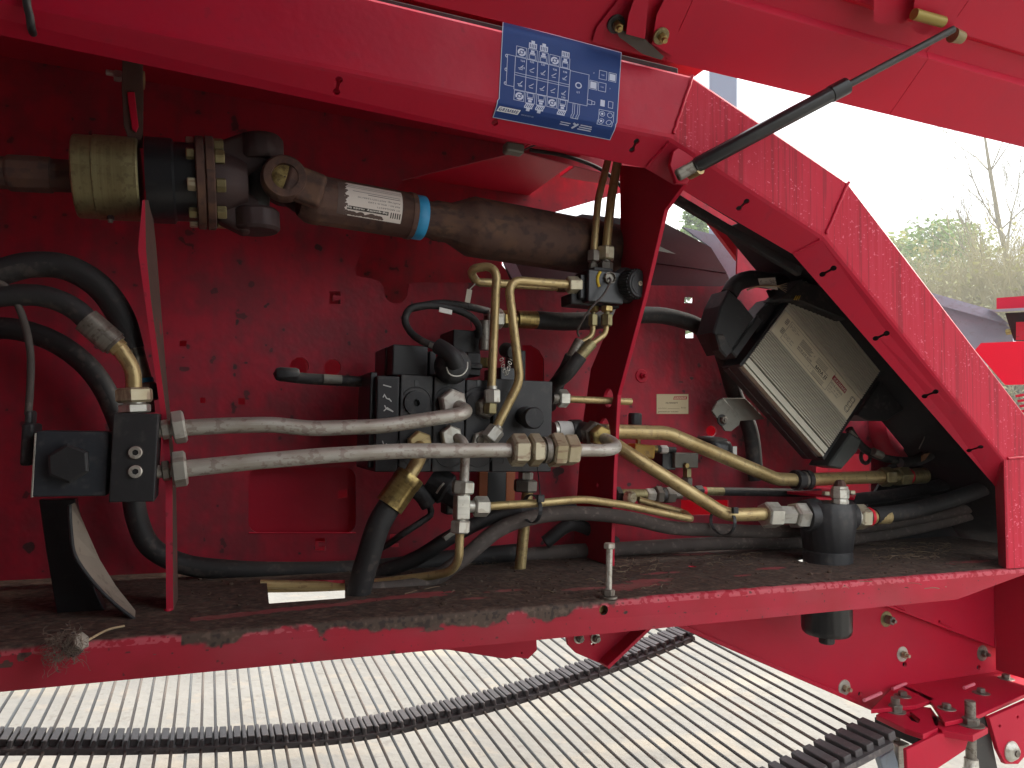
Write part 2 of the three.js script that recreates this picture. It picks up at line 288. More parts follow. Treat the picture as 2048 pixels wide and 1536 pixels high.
{ // bent channel that runs along the top and comes down as an arch on the right
  const S = [
    { O: V(-0.5, 0.805, ZF), B: V(-0.5, 0.698, ZF), F: P(0, 57, 0.348).setX(-0.5) },
    { O: P(1385, 150, ZF), B: P(1343, 276, ZF), F: P(1290, 336, 0.335) },
    { O: P(1697, 362, ZF), B: P(1648, 474, ZF), F: P(1585, 508, 0.342) },
    { O: P(2112, 908, ZF), B: P(2007, 918, ZF), F: P(1990, 972, 0.345) },
    { O: P(2125, 1150, ZF), B: P(2012, 1135, ZF), F: P(1997, 1124, 0.345) }];
  S[4].O.y = S[4].B.y = S[4].F.y = YT + 0.001;
  const prof = (s, th, r = 0.006) => {
    const e = s.O.clone().sub(s.B).normalize(), f = s.F.clone().sub(s.B).normalize(), o = [], n = [];
    const add = (p, q) => { o.push(p); n.push(p.clone().addScaledVector(e, q[0] * th).addScaledVector(dz, q[1] * th)); };
    add(s.O.clone().addScaledVector(dz, -0.05), [-1, 0]);
    for (const t of [0, 0.5, 1]) { const a = s.O.clone().addScaledVector(dz, -r * (1 - t)).addScaledVector(e, -r * t), b = s.O.clone(); add(a.lerp(b, 0.5 * 4 * t * (1 - t) * 0.6), [-(1 - t * 0.0), -t]); }
    for (const t of [0, 0.25, 0.5, 0.75, 1]) { const a = s.B.clone().addScaledVector(e, r * (1 - t)).addScaledVector(f, r * t); add(a.lerp(s.B, 0.5 * 4 * t * (1 - t)), [t, -(1 - t)]); }
    add(s.F.clone(), [1, 0]); return { o, n };
  };
  const section = (s0, s1, i0, i1) => {
    const pick = p => ({ o: p.o.slice(i0, i1 + 1), n: p.n.slice(i0, i1 + 1) }), a = pick(prof(s0, 0.004)), b = pick(prof(s1, 0.004)), A = [...a.o, ...a.n.slice().reverse()], B = [...b.o, ...b.n.slice().reverse()], v = [], N = A.length, K = a.o.length;
    const tri = (...p) => p.forEach(q => v.push(q.x, q.y, q.z));
    for (let i = 0; i < N; i++) { const j = (i + 1) % N; tri(A[i], A[j], B[j]); tri(A[i], B[j], B[i]); }
    for (let i = 0; i < K - 1; i++) { tri(a.o[i], a.n[i], a.n[i + 1]); tri(a.o[i], a.n[i + 1], a.o[i + 1]); tri(b.o[i], b.n[i + 1], b.n[i]); tri(b.o[i], b.o[i + 1], b.n[i + 1]); }
    const g = new THREE.BufferGeometry(); g.setAttribute('position', new THREE.Float32BufferAttribute(v, 3)); g.computeVertexNormals(); return metricUV(g);
  };
  const slots = [[], [], [], []];
  const slot = (k, a, b, r = 0.0048) => {
    const pl = new THREE.Plane().setFromCoplanarPoints(S[k].B, S[k + 1].B, S[k].F.clone().lerp(S[k].B, 0)); pl.setFromCoplanarPoints(S[k].B, S[k + 1].B, S[k + 1].F);
    const hit = q => { const R = new THREE.Ray(CAM, ray(...q)), o = V(); return R.intersectPlane(pl, o); };
    const p = hit(a), q = hit(b), n = pl.normal.clone();
    for (const c of [p, q]) slots[k].push(cyl(c.clone().addScaledVector(n, -0.03), n, r, r, 0.06, 10));
    slots[k].push(obox(p.clone().lerp(q, 0.5), q.clone().sub(p), n, p.distanceTo(q), 0.06, r * 0.85, 0.0001));
  };
  slot(0, [678, 160], [673, 184]); slot(0, [998, 229], [990, 246]); slot(0, [1273, 283], [1264, 300]);
  slot(1, [1493, 403], [1478, 417]);
  slot(2, [1667, 535], [1645, 545], 0.0052); slot(2, [1773, 666], [1751, 674], 0.0052); slot(2, [1871, 783], [1849, 791], 0.0052); slot(2, [1961, 894], [1938, 901]);
  const mats = [M.red, M.redStreak, M.redStreak, M.redStreak];
  for (let k = 0; k < 4; k++) {
    const s0 = { ...S[k] }, s1 = { ...S[k + 1] };
    put('beam_face', toCreasedNormals(section(s0, s1, 0, 6), 0.15), mats[k], frame);
    put('beam_flange', toCreasedNormals(metricUV(cut(section(s0, s1, 6, 9), slots[k])), 0.15), M.red, frame);
  }
  for (const k of [1, 2, 3]) {                                       // welds at the mitres
    const pts = []; const s = S[k]; for (let i = 0; i <= 18; i++) { const t = i / 18; pts.push(s.O.clone().lerp(s.B, 0.02 + t * 0.92).add(V(rr(-0.0008, 0.0008), rr(-0.0006, 0.0006), 0.0012))); }
    put('weld_seam', hoseG(pts, 0.0026, 8), k === 3 ? M.redClean : M.redClean, frame);
    const q = []; for (let i = 0; i <= 14; i++) { q.push(s.B.clone().lerp(s.F, 0.1 + i / 14 * 0.85).add(V(rr(-0.001, 0.001), -0.001, 0.0))); }
    put('weld_seam', hoseG(q, 0.0024, 8), M.redClean, frame);
  }
}
{ // tray with front lip, one bent sheet; the holes are cut through
  const x0 = -0.5, x1 = 1.66, r = 0.006, o = [[0, YT], [ZF - r, YT]], th = 0.005;
  for (let i = 1; i <= 4; i++) { const t = i / 4 * Math.PI / 2; o.push([ZF - r + r * Math.sin(t), YT - r + r * Math.cos(t)]); }
  o.push([ZF, -0.028], [ZF - th, -0.028], [ZF - th, YT - r], [ZF - r, YT - th], [0, YT - th]);
  const v = [], uv = [], un = p => p[1] > YT - r - 0.0005 && p[0] < ZF - 0.003 ? p[0] : ZF + (YT - p[1]) - 0.003;
  const NX = 1, N = o.length;
  for (let i = 0; i < N; i++) { const a = o[i], b = o[(i + 1) % N]; for (const [p, x] of [[a, x0], [b, x1], [b, x0], [a, x0], [a, x1], [b, x1]]) { v.push(x, p[1], p[0]); uv.push((x + 0.5) / 2.2, un(p) / 0.44); } }
  const sh = THREE.ShapeUtils.triangulateShape(o.map(p => new THREE.Vector2(...p)), []);
  for (const [a, b, c] of sh) { for (const k of [a, b, c]) { v.push(x1, o[k][1], o[k][0]); uv.push(0, 0); } for (const k of [a, c, b]) { v.push(x0, o[k][1], o[k][0]); uv.push(0, 0); } }
  let g = new THREE.BufferGeometry(); g.setAttribute('position', new THREE.Float32BufferAttribute(v, 3)); g.setAttribute('uv', new THREE.Float32BufferAttribute(uv, 2));
  g.computeVertexNormals();
  { const a = V(), b = V(), c = V(), q = g.attributes.position; let vol = 0; for (let i = 0; i < q.count; i += 3) { a.fromBufferAttribute(q, i); b.fromBufferAttribute(q, i + 1); c.fromBufferAttribute(q, i + 2); vol += a.dot(b.cross(c)); }
    if (vol < 0) { for (const nm of ['position', 'uv']) { const at = g.attributes[nm], k = at.itemSize; for (let i = 0; i < at.count; i += 3) for (let e = 0; e < k; e++) { const t = at.array[(i + 1) * k + e]; at.array[(i + 1) * k + e] = at.array[(i + 2) * k + e]; at.array[(i + 2) * k + e] = t; } } g.computeVertexNormals(); } }
  const cc = (q, rad) => cyl(q.clone().setY(YT - 0.02), dy, rad, rad, 0.04, 28);
  const f = onY(1648, 1122, YT);
  const sl = [onY(533, 1160, YT), onY(690, 1160, YT), onY(690, 1196, YT), onY(538, 1207, YT)];
  const slotShape = new THREE.Shape(sl.map(p => new THREE.Vector2(p.x, -p.z))); const slotG = new THREE.ExtrudeGeometry(slotShape, { depth: 0.06, bevelEnabled: false }); slotG.rotateX(-Math.PI / 2); slotG.translate(0, YT - 0.03, 0);
  const tools = [cc(f, 0.0485), metricUV(slotG), cc(onY(1036, 1136, YT), 0.0145), cc(onY(1385, 1133, YT), 0.007), cc(onY(1218, 1206, YT), 0.0055), cyl(V(onY(1218, 1206, YT).x, 0.004, ZF - 0.02), dz, 0.007, 0.007, 0.05, 16)];
  const endc = P(1922, 1196, ZF), endt = P(2046, 1150, ZF); const dE = endt.clone().sub(endc);
  tools.push(obox(endc.clone().lerp(endt, 0.5).addScaledVector(V(dE.y, -dE.x, 0).normalize(), 0.15).setZ(ZF), dE, V(-dE.y, dE.x, 0), 0.6, 0.3, 0.03, 0.0005));
  g = cut(g, tools); g = toCreasedNormals(g, 0.6);
  const patches = [[1270, 1172, 0.05, 0.02], [1300, 1162, 0.035, 0.014], [1165, 1178, 0.03, 0.01], [1540, 1137, 0.03, 0.009], [1485, 1151, 0.016, 0.005], [1390, 1108, 0.05, 0.012], [1325, 1146, 0.03, 0.008], [1940, 1124, 0.05, 0.012], [1005, 1182, 0.025, 0.008], [945, 1197, 0.018, 0.005], [860, 1186, 0.03, 0.006], [830, 1193, 0.04, 0.01]].map(q => { const p = onY(q[0], q[1], YT); return [p.x, p.z, q[2], q[3]]; });
  const s0 = onY(380, 1240, YT), s1 = onY(880, 1186, YT);
  const tm = tex(2048, 512, null, (u, v) => {
    const x = u * 2.2 - 0.5, s = v * 0.44, n = fbm(u, v, 160, 32, 4, 301), m = fbm(u, v, 40, 8, 5, 305), f1 = fbm(u, v, 420, 84, 2, 309);
    const left = 1 - sst(0.42, 0.62, x);                             // soil spills over the edge on the left half only
    const edge = left > 0 ? 0.372 + 0.008 * left + 0.022 * left * (m - 0.32) * 2 + 0.014 * (n - 0.5) : 0.371 + 0.010 * (n - 0.5);
    let soil = sst(0.003, -0.003, s - edge);
    if (x < -0.02) soil = sst(0.003, -0.003, s - 0.379 - 0.012 * (m - 0.5));
    if (s > 0.384 && left > 0.1 && n > 0.66 && m > 0.5 && s < 0.398) soil = Math.max(soil, 0.9);   // chips
    let pr = 0; for (const [a, b, w, h] of patches) { const d = Math.hypot((x - a) / w, (s - b) / h) + (n - 0.5) * 1.6 + (f1 - 0.5) * 0.8; pr = Math.max(pr, sst(1.1, 0.8, d)); }
    const tt = (x - s0.x) / (s1.x - s0.x); if (tt > 0 && tt < 1) { const c = s0.z + (s1.z - s0.z) * tt, d = Math.abs(s - c) / 0.011 + (n - 0.5) * 1.6; pr = Math.max(pr, 0.9 * sst(1, 0.7, d)); }
    soil *= 1 - 0.85 * pr;
    let red = mix3(RED, [150, 16, 32], m); red = mix3(red, DUST, 0.10 + 0.22 * sst(0.4, 0.75, fbm(u, v, 20, 5, 4, 321)) + 0.4 * pr * (s < 0.37 ? 1 : 0));
    if (s > 0.37 && s < 0.386 && f1 > 0.45) red = mix3(red, [206, 120, 124], 0.55);
    if (f1 > 0.86 && s > 0.38) red = mix3(red, [70, 44, 38], 0.7);
    let so = mix3([58, 46, 39], [92, 76, 65], n * 0.6 + m * 0.4); so = mix3(so, [120, 102, 88], 0.5 * sst(0.62, 0.75, f1)); so = mix3(so, [36, 28, 26], 0.6 * sst(0.62, 0.75, 1 - f1));
    return mix3(red, so, soil);
  });
  tm.wrapS = tm.wrapT = THREE.ClampToEdgeWrapping;
  put('tray', g, std({ map: tm, roughness: 0.78, bumpMap: tex(1024, 256, null, (u, v) => v * 0.44 < 0.374 ? fbm(u, v, 160, 32, 4, 301) : 0.5, false), bumpScale: 0.0035, side: THREE.DoubleSide }), frame);
}
put('lip_backing', obox(V(onY(1218, 1206, YT).x, 0.0, ZF - 0.014), dx, dy, 0.024, 0.022, 0.006, 0.001), M.brass, frame);
{ // upright plate in the middle, across the tray
  const o = [[1385, 346], [1330, 420], [1290, 590], [1236, 790], [1228, 950], [1223, 1085]].map(q => onX(q[0], q[1], 0.66));
  o.push(V(0.66, YT, o.at(-1).z), V(0.66, YT, 0.001)); for (const q of [[1165, 850], [1182, 738], [1227, 630], [1243, 590], [1240, 330]]) { const p = onX(q[0], q[1], 0.66); o.push(p.setZ(Math.max(p.z, 0.001))); }
  const hole = (x, y, r) => { const c = onX(x, y, 0.66); return Array.from({ length: 16 }, (_, i) => V(0.66, c.y + r * Math.sin(i / 16 * 6.2832), c.z + r * Math.cos(i / 16 * 6.2832))); };
  put('centre_plate', plateX(o, 0.66, 0.006, [hole(1217, 796, 0.017), hole(1208, 858, 0.02), hole(1195, 970, 0.004)]), M.redClean, frame);
  // left post: two faces of a narrow bent upright
  const rows = [[400, 285, 290, 303], [500, 276, 292, 313], [602, 290, 302, 321], [740, 309, 321, 332], [830, 322, 333, 341], [965, 331, 345, 352], [1180, 332, 346, 356], [1243, 333, 347, 357]];
  const strip = (from, to, a, b, za, zb) => { const v = []; for (let i = from; i < to; i++) { const r0 = rows[i], r1 = rows[i + 1], p = [P(r0[a], r0[0], za), P(r0[b], r0[0], zb), P(r1[a], r1[0], za), P(r1[b], r1[0], zb)]; for (const k of [0, 2, 3, 0, 3, 1]) v.push(p[k].x, p[k].y, p[k].z); } const g = new THREE.BufferGeometry(); g.setAttribute('position', new THREE.Float32BufferAttribute(v, 3)); g.computeVertexNormals(); return metricUV(g); };
  const solid = (from, to) => toCreasedNormals(strip(from, to, 1, 2, 0.262, 0.262), 0.3);
  put('post_face', toCreasedNormals(strip(0, 7, 2, 3, 0.262, 0.2), 0.3), M.grimy, frame);
  const pm = std({ map: redMap(0.15, 0.6, 23), roughness: 0.6, side: THREE.DoubleSide });
  put('left_post', solid(0, 4), pm, frame);
  put('left_post', mergeGeometries([solid(4, 7)]), M.redDirty, frame);
  put('post_side', toCreasedNormals(strip(0, 7, 3, 1, 0.2, 0.225), 0.3), std({ map: redMap(0.4, 0.9, 27), roughness: 0.8, side: THREE.DoubleSide }), frame);
  put('post_foot', hoseG([P(336, 1218, 0.262), P(338, 1240, 0.266), P(350, 1246, 0.266), P(355, 1236, 0.26)], 0.005, 8), M.redClean, frame);
  put('shaft_hanger', plateZ(px3([[246, 60], [284, 60], [286, 180], [285, 292], [262, 292], [247, 250], [243, 180]], 0.215), 0.215, 0.008), M.grimy, frame);
  put('shaft_hanger', plateZ(px3([[254, 184], [269, 184], [277, 252], [272, 264], [264, 258]], 0.219), 0.219, 0.004), M.redClean, frame);
  const b = put('hanger_bolt', cyl(P(262, 153, 0.19), V(-1, 0, 0), 0.004, 0.004, 0.03, 12), M.zinc, frame);
  put('nut', hexG(P(243, 153, 0.19), V(-1, 0, 0), 0.014, 0.009), M.zinc, b); put('washer', cyl(P(284, 160, 0.2), dx, 0.012, 0.012, 0.003), M.gold, b);
}
for (const [x, y, z, af] of [[1283, 752, 0.001, 0.011], [1290, 748, 0.001, 0.007]].slice(0, 1)) boltOn(frame, P(x, y, z), dz, { w: 0.014, af, mat: M.redClean, wm: M.redClean, stud: 0.01 });
{ // dark strip under the arch and the inner posts behind it
  put('rubber_strip', beamG(P(1352, 398, 0.27), P(1600, 545, 0.30), 0.014, 0.012), M.plastic, frame);
  put('inner_post', plateZ(px3([[1415, 440], [1470, 455], [1560, 520], [1540, 560], [1476, 520]], -0.05), -0.05, 0.01), M.redClean, frame);
}
// ------------------------------------------------------------------ side wall of the conveyor on the lower right
{
  const ZW = 0.105, q = (x, y) => P(x, y, ZW), wall = thing('conveyor_side_wall', 'bright red conveyor side wall bolted below the tray on the right', 'side wall');
  const holes = [[1809, 1329, 5], [1957, 1335, 5], [1720, 1388, 5]].map(([x, y, r]) => Array.from({ length: 12 }, (_, i) => q(x + 0.8 * r * Math.cos(i / 12 * 6.2832), y + r * Math.sin(i / 12 * 6.2832))));
  const o = [[1330, 1236], [1640, 1368], [1778, 1434], [1800, 1384], [1900, 1374], [2110, 1340], [2130, 1150], [1700, 1130], [1330, 1180]].map(p => q(...p)); for (const p of o) p.y = Math.min(p.y, 0.006);
  put('wall_panel', plateZ(o, ZW, 0.005, holes), M.redClean, wall);
  put('bottom_lip', beamG(q(1330, 1238).setZ(ZW), q(1778, 1432).setZ(ZW), 0.008, 0.018), M.redClean, wall);
  const up = [[1745, 1202], [2035, 1312], [2110, 1334], [2130, 1130], [1745, 1130]].map(p => P(p[0], p[1], ZW + 0.018)); for (const p of up) p.y = Math.min(p.y, 0.006);
  put('ledge_plate', plateZ(up, ZW + 0.018, 0.017), M.redClean, wall);
  for (const [x, y] of [[1795, 1213], [1888, 1248]]) put('weld_bead', hoseG([[x - 10, y - 5], [x, y], [x + 14, y + 6]].map(p => P(p[0], p[1], ZW + 0.02)), 0.003, 8), M.redClean, wall);
  for (const [x, y, o2] of [[1772, 1238, { w: 0.017, af: 0.017, h: 0.016, mat: M.zincDull, wm: M.olive }], [1804, 1308, { w: 0.0165, mat: M.rustNut }], [1964, 1306, { w: 0.018, wm: M.zincDull }], [1688, 1375, { w: 0.0165, mat: M.rustNut }]])
    boltOn(wall, q(x, y), dz, { af: 0.013, h: 0.01, stud: 0.008, ...o2 });
  { const xe = P(1990, 1250, ZW + 0.02).x; put('end_post', plateX([V(xe, -0.02, ZW + 0.02), V(xe, -0.02, 0.36), V(xe, -0.27, 0.36), V(xe, -0.27, ZW + 0.02)], xe, 0.01), M.redClean, wall); put('weld_bead', hoseG([P(1990, 1185, ZW + 0.02), P(1992, 1240, ZW + 0.021), P(1991, 1295, ZW + 0.02)], 0.0025, 8), M.redClean, wall); }
  put('hole_shade_backing', plateZ([[1660, 1300], [2040, 1290], [2040, 1352], [1800, 1385], [1715, 1395]].map(p => P(p[0], p[1], ZW - 0.03)), ZW - 0.03, 0.01), M.matteBlack, wall);  // black plate added behind the wall so its holes look shaded
  const YL = -0.283;
  const ledge = (pts, y, th) => { const s = new THREE.Shape(pts.map(p => new THREE.Vector2(p.x, -p.z))); const g = new THREE.ExtrudeGeometry(s, { depth: th, bevelEnabled: true, bevelSize: 0.001, bevelThickness: 0.001, bevelOffset: -0.001, bevelSegments: 1 }); g.rotateX(-Math.PI / 2); g.translate(0, y - th, 0); return metricUV(g); };
  const f = (x, y, yy = YL) => onY(x, y, yy);
  put('foot_flange', ledge([f(1862, 1404), f(1890, 1446), f(1953, 1433), f(2110, 1362), V(2.0, YL, ZW - 0.003), V(f(1862, 1395).x, YL, ZW - 0.003)], YL, 0.006), M.redClean, wall);
  put('foot_flange', ledge([f(1742, 1420), V(f(1788, 1374).x, YL, ZW - 0.003), V(f(1815, 1374).x, YL, ZW - 0.003), f(1870, 1399), f(1832, 1412)], YL, 0.006), M.redClean, wall);
  for (const [x, y] of [[1962, 1387], [1893, 1418], [2012, 1358], [1805, 1393]]) boltOn(wall, f(x, y), dy, { w: 0.017, af: 0.015, h: 0.009, stud: 0, mat: M.zincDull, wm: M.zincDull });
  for (const [x, y, x2, y2] of [[1785, 1382, 1812, 1370], [1728, 1405, 1762, 1390], [1928, 1380, 1948, 1372]]) put('weld_bead', hoseG([f(x, y), f((x + x2) / 2, (y + y2) / 2), f(x2, y2)].map(p => p.add(V(0, 0.004, 0))), 0.0035, 8), std({ color: 0xe07888, roughness: 0.6 }), wall);
  // slotted tension plate
  const tp = thing('tension_plate', 'red slotted tension plate with threaded studs at the lower right corner', 'bracket');
  const Y2 = -0.293, s = (x, y) => onY(x, y, Y2);
  put('slotted_plate', (() => { const pts = [[1752, 1430], [1800, 1408], [1862, 1416], [1878, 1438], [1876, 1458], [1846, 1470], [1810, 1458]].map(p => s(...p)); const sh = new THREE.Shape(pts.map(p => new THREE.Vector2(p.x, -p.z))); const h = [[1808, 1426], [1822, 1424], [1842, 1440], [1838, 1448], [1822, 1442]].map(p => s(...p)); sh.holes.push(new THREE.Path(h.map(p => new THREE.Vector2(p.x, -p.z)))); const g = new THREE.ExtrudeGeometry(sh, { depth: 0.008, bevelEnabled: true, bevelSize: 0.001, bevelThickness: 0.001, bevelOffset: -0.001, bevelSegments: 1 }); g.rotateX(-Math.PI / 2); g.translate(0, Y2 - 0.008, 0); return metricUV(g); })(), M.redClean, tp);
  put('slot_block', obox(s(1840, 1428).add(V(0.01, -0.03, -0.01)), dx, dy, 0.13, 0.02, 0.10, 0.002), M.matteBlack, tp);
  put('fork_plate', (() => { const pts = [[1862, 1430], [1880, 1440], [1940, 1430], [1976, 1456], [1946, 1472], [1884, 1462], [1868, 1450]].map(p => s(...p)); const sh = new THREE.Shape(pts.map(p => new THREE.Vector2(p.x, -p.z))); const g = new THREE.ExtrudeGeometry(sh, { depth: 0.01, bevelEnabled: true, bevelSize: 0.001, bevelThickness: 0.001, bevelOffset: -0.001, bevelSegments: 1 }); g.rotateX(-Math.PI / 2); g.translate(0, Y2 - 0.01, 0); return metricUV(g); })(), M.redClean, tp);
  put('web_plate', plateZ([...[[1812, 1500], [1876, 1468], [1940, 1466], [1930, 1500], [1870, 1540], [1815, 1560]].map(p => P(p[0], p[1], s(1880, 1470).z - 0.01))], s(1880, 1470).z - 0.01, 0.006), M.redClean, tp);
  const s1 = s(1791, 1424), s2 = s(1941, 1450);
  const b1 = put('stud', cyl(s1.clone().add(V(0, -0.12, 0)), dy, 0.0085, 0.0085, 0.148, 16), M.zincDull, tp); put('nut', hexG(s1, dy, 0.024, 0.015), M.zincDull, b1); put('washer', cyl(s1.clone(), dy, 0.019, 0.019, 0.003), M.zincDull, b1);
  const b2 = put('stud', cyl(s2.clone().add(V(0, -0.15, 0)), dy, 0.0095, 0.0095, 0.195, 16), M.zincDull, tp); put('nut', hexG(s2, dy, 0.027, 0.014), M.zincDull, b2); put('washer', cyl(s2.clone(), dy, 0.024, 0.024, 0.003), M.zincDull, b2);
  const cl = s2.clone().add(V(0, -0.06, 0));
  const ck = put('clevis', lathe(cl, V(0, -1, 0), [[0.001, 0], [0.012, 0.002], [0.013, 0.02], [0.024, 0.035], [0.024, 0.1], [0.001, 0.1]]), M.zinc, tp); put('pin', cyl(cl.clone().add(V(0, -0.07, 0.022)), dz, 0.01, 0.01, 0.006), M.steelDark, ck);
  put('clevis', obox(s1.clone().add(V(0.0, -0.085, 0.01)), dx, dy, 0.03, 0.06, 0.02, 0.003), M.zinc, tp);
  put('clevis', obox(s1.clone().add(V(-0.035, -0.09, 0.01)), V(1, 0.4, 0), dy, 0.04, 0.05, 0.015, 0.003), M.greyLight, tp);
  // hanger plate with round pivot on the far right
  const hp = thing('pivot_hanger', 'red tapering hanger plate with shiny round pivot bolt in the corner', 'bracket'), zh = s(2000, 1420).z + 0.02, h = (x, y) => P(x, y, zh);
  put('hanger_plate', plateZ([h(1978, 1436), h(2060, 1400), h(2060, 1500), h(2036, 1528), h(2010, 1528), h(1996, 1500)], zh, 0.008, [ringPts(h(1999, 1452), 0.003, 10), ringPts(h(2035, 1434), 0.003, 10)]), M.redClean, hp);
  put('side_plate', plateZ([h(1966, 1440), h(1984, 1430), h(2010, 1560), h(1960, 1560)], zh - 0.012, 0.006), M.steelDark, hp);
  const pv = put('pivot_cap', lathe(h(2021, 1502).setZ(zh), dz, [[0.02, 0], [0.02, 0.003], [0.012, 0.012], [0.008, 0.013], [0.0001, 0.013]]), M.zinc, hp); put('bolt_head', hexG(h(2021, 1502).setZ(zh + 0.013), dz, 0.012, 0.003), M.zincDull, pv);
}
{ // brackets that hang below the lip
  const g1 = thing('lip_bracket', 'red bracket plate with scalloped end hanging under the tray lip', 'bracket');
  put('bracket_plate', plateZ(px3([[830, 1270], [1072, 1262], [1074, 1300], [1056, 1318], [1030, 1314], [1012, 1318], [900, 1300], [850, 1297]], 0.22), 0.22, 0.006, [px3([[1040, 1306], [1043, 1302], [1047, 1306], [1043, 1310]], 0.22)]), M.redClean, g1);
  const g2 = thing('lip_gusset', 'red triangular gusset under the tray lip beside the belt', 'bracket');
  put('gusset_plate', plateZ(px3([[1128, 1255], [1304, 1240], [1210, 1331], [1152, 1306], [1136, 1290]], 0.2), 0.2, 0.005, [px3([[1180, 1288], [1186, 1282], [1190, 1288], [1186, 1293]], 0.2)]), M.redClean, g2);
  put('gusset_flange', beamG(P(1207, 1330, 0.215), P(1300, 1243, 0.215), 0.006, 0.03), M.redClean, g2);
  for (const [x, y] of [[1157, 1276], [1190, 1276]]) boltOn(g2, P(x, y, 0.2), dz, { w: 0.009, af: 0.011, stud: 0.004 });
}
// ------------------------------------------------------------------ rod conveyor
{
  const zb1 = -0.35, cv = thing('rod_conveyor', 'rod web conveyor of thin steel rods carried on two black cleated belts', 'conveyor');
  const pts = [[-120, 1490], [0, 1490], [350, 1490], [700, 1472], [1000, 1404], [1200, 1338], [1380, 1268]].map(q => P(q[0], q[1], zb1));
  const W = x => { for (let i = 0; i < pts.length - 1; i++) if (x <= pts[i + 1].x || i === pts.length - 2) { const t = (x - pts[i].x) / (pts[i + 1].x - pts[i].x); return pts[i].y + (pts[i + 1].y - pts[i].y) * t; } };
  const sm = x => (W(x - 0.1) + W(x - 0.05) + W(x) + W(x + 0.05) + W(x + 0.1)) / 5 + 0.003;
  const pitch = 0.0268, zb2 = 0.245, rodM = std({ map: blackMap([66, 68, 70], [88, 88, 86], [110, 100, 88], 401, 0.4), roughness: 0.42, metalness: 0.6 });
  const rodMs = [rodM, std({ map: blackMap([86, 80, 74], [104, 92, 82], [120, 96, 76], 405, 0.6), roughness: 0.6, metalness: 0.3 }), std({ map: blackMap([54, 54, 54], [74, 70, 66], [104, 84, 68], 409, 0.5), roughness: 0.5, metalness: 0.45 })];
  const rg = new THREE.CylinderGeometry(0.003, 0.003, zb2 + 0.03 + 1.3, 10); rg.rotateX(Math.PI / 2); scaleUV(rg, 0.03, 1.5);
  const cg = rbox(pitch * 0.5, 0.014, 0.06, 0.002), lug = rbox(pitch * 0.3, 0.02, 0.072, 0.003);
  const drop = z => -0.034 * (z - zb1) / (zb2 - zb1), tilt = Math.atan(0.034 / (zb2 - zb1)), wide = rbox(pitch * 0.66, 0.016, 0.072, 0.002);
  for (const zb of [zb1, zb2]) {
    const belt = [], y = x => sm(x) + drop(zb); for (let x = -0.6; x <= 1.2; x += 0.03) belt.push(V(x, y(x), zb));
    const v = []; for (let i = 0; i < belt.length - 1; i++) { const a = belt[i], b = belt[i + 1]; v.push(obox(a.clone().lerp(b, 0.5).add(V(0, -0.001, 0)), b.clone().sub(a), dy, a.distanceTo(b) + 0.002, 0.012, 0.078, 0.001)); }
    const bm = put('belt', mergeGeometries(v), M.beltRubber, cv), near = zb === zb2;
    for (let x = -0.58 + pitch / 2; x < 1.19; x += pitch) { const m = put('cleat', near ? wide : cg, M.beltRubber, bm); m.position.set(x, y(x) + 0.01, zb - 0.004); m.rotation.z = Math.atan2(y(x + 0.01) - y(x - 0.01), 0.02); m.rotation.y = rr(-0.03, 0.03); }
    if (!near) for (let x = -0.58; x < 1.19; x += pitch) { const m = put('rod_clamp', lug, M.beltRubber, bm); m.position.set(x, y(x) + 0.009, zb + 0.002); m.rotation.z = Math.atan2(y(x + 0.01) - y(x - 0.01), 0.02); }
  }
  for (let x = -0.58; x < 1.195; x += pitch) { const m = put('rod', rg, rodMs[Math.floor(rnd() * 3)], cv), zc = (zb2 + 0.03 - 1.3) / 2; m.position.set(x, sm(x) + drop(zc), zc); m.rotation.x = tilt + rr(-0.002, 0.002); m.rotation.y = rr(-0.004, 0.004); }
}

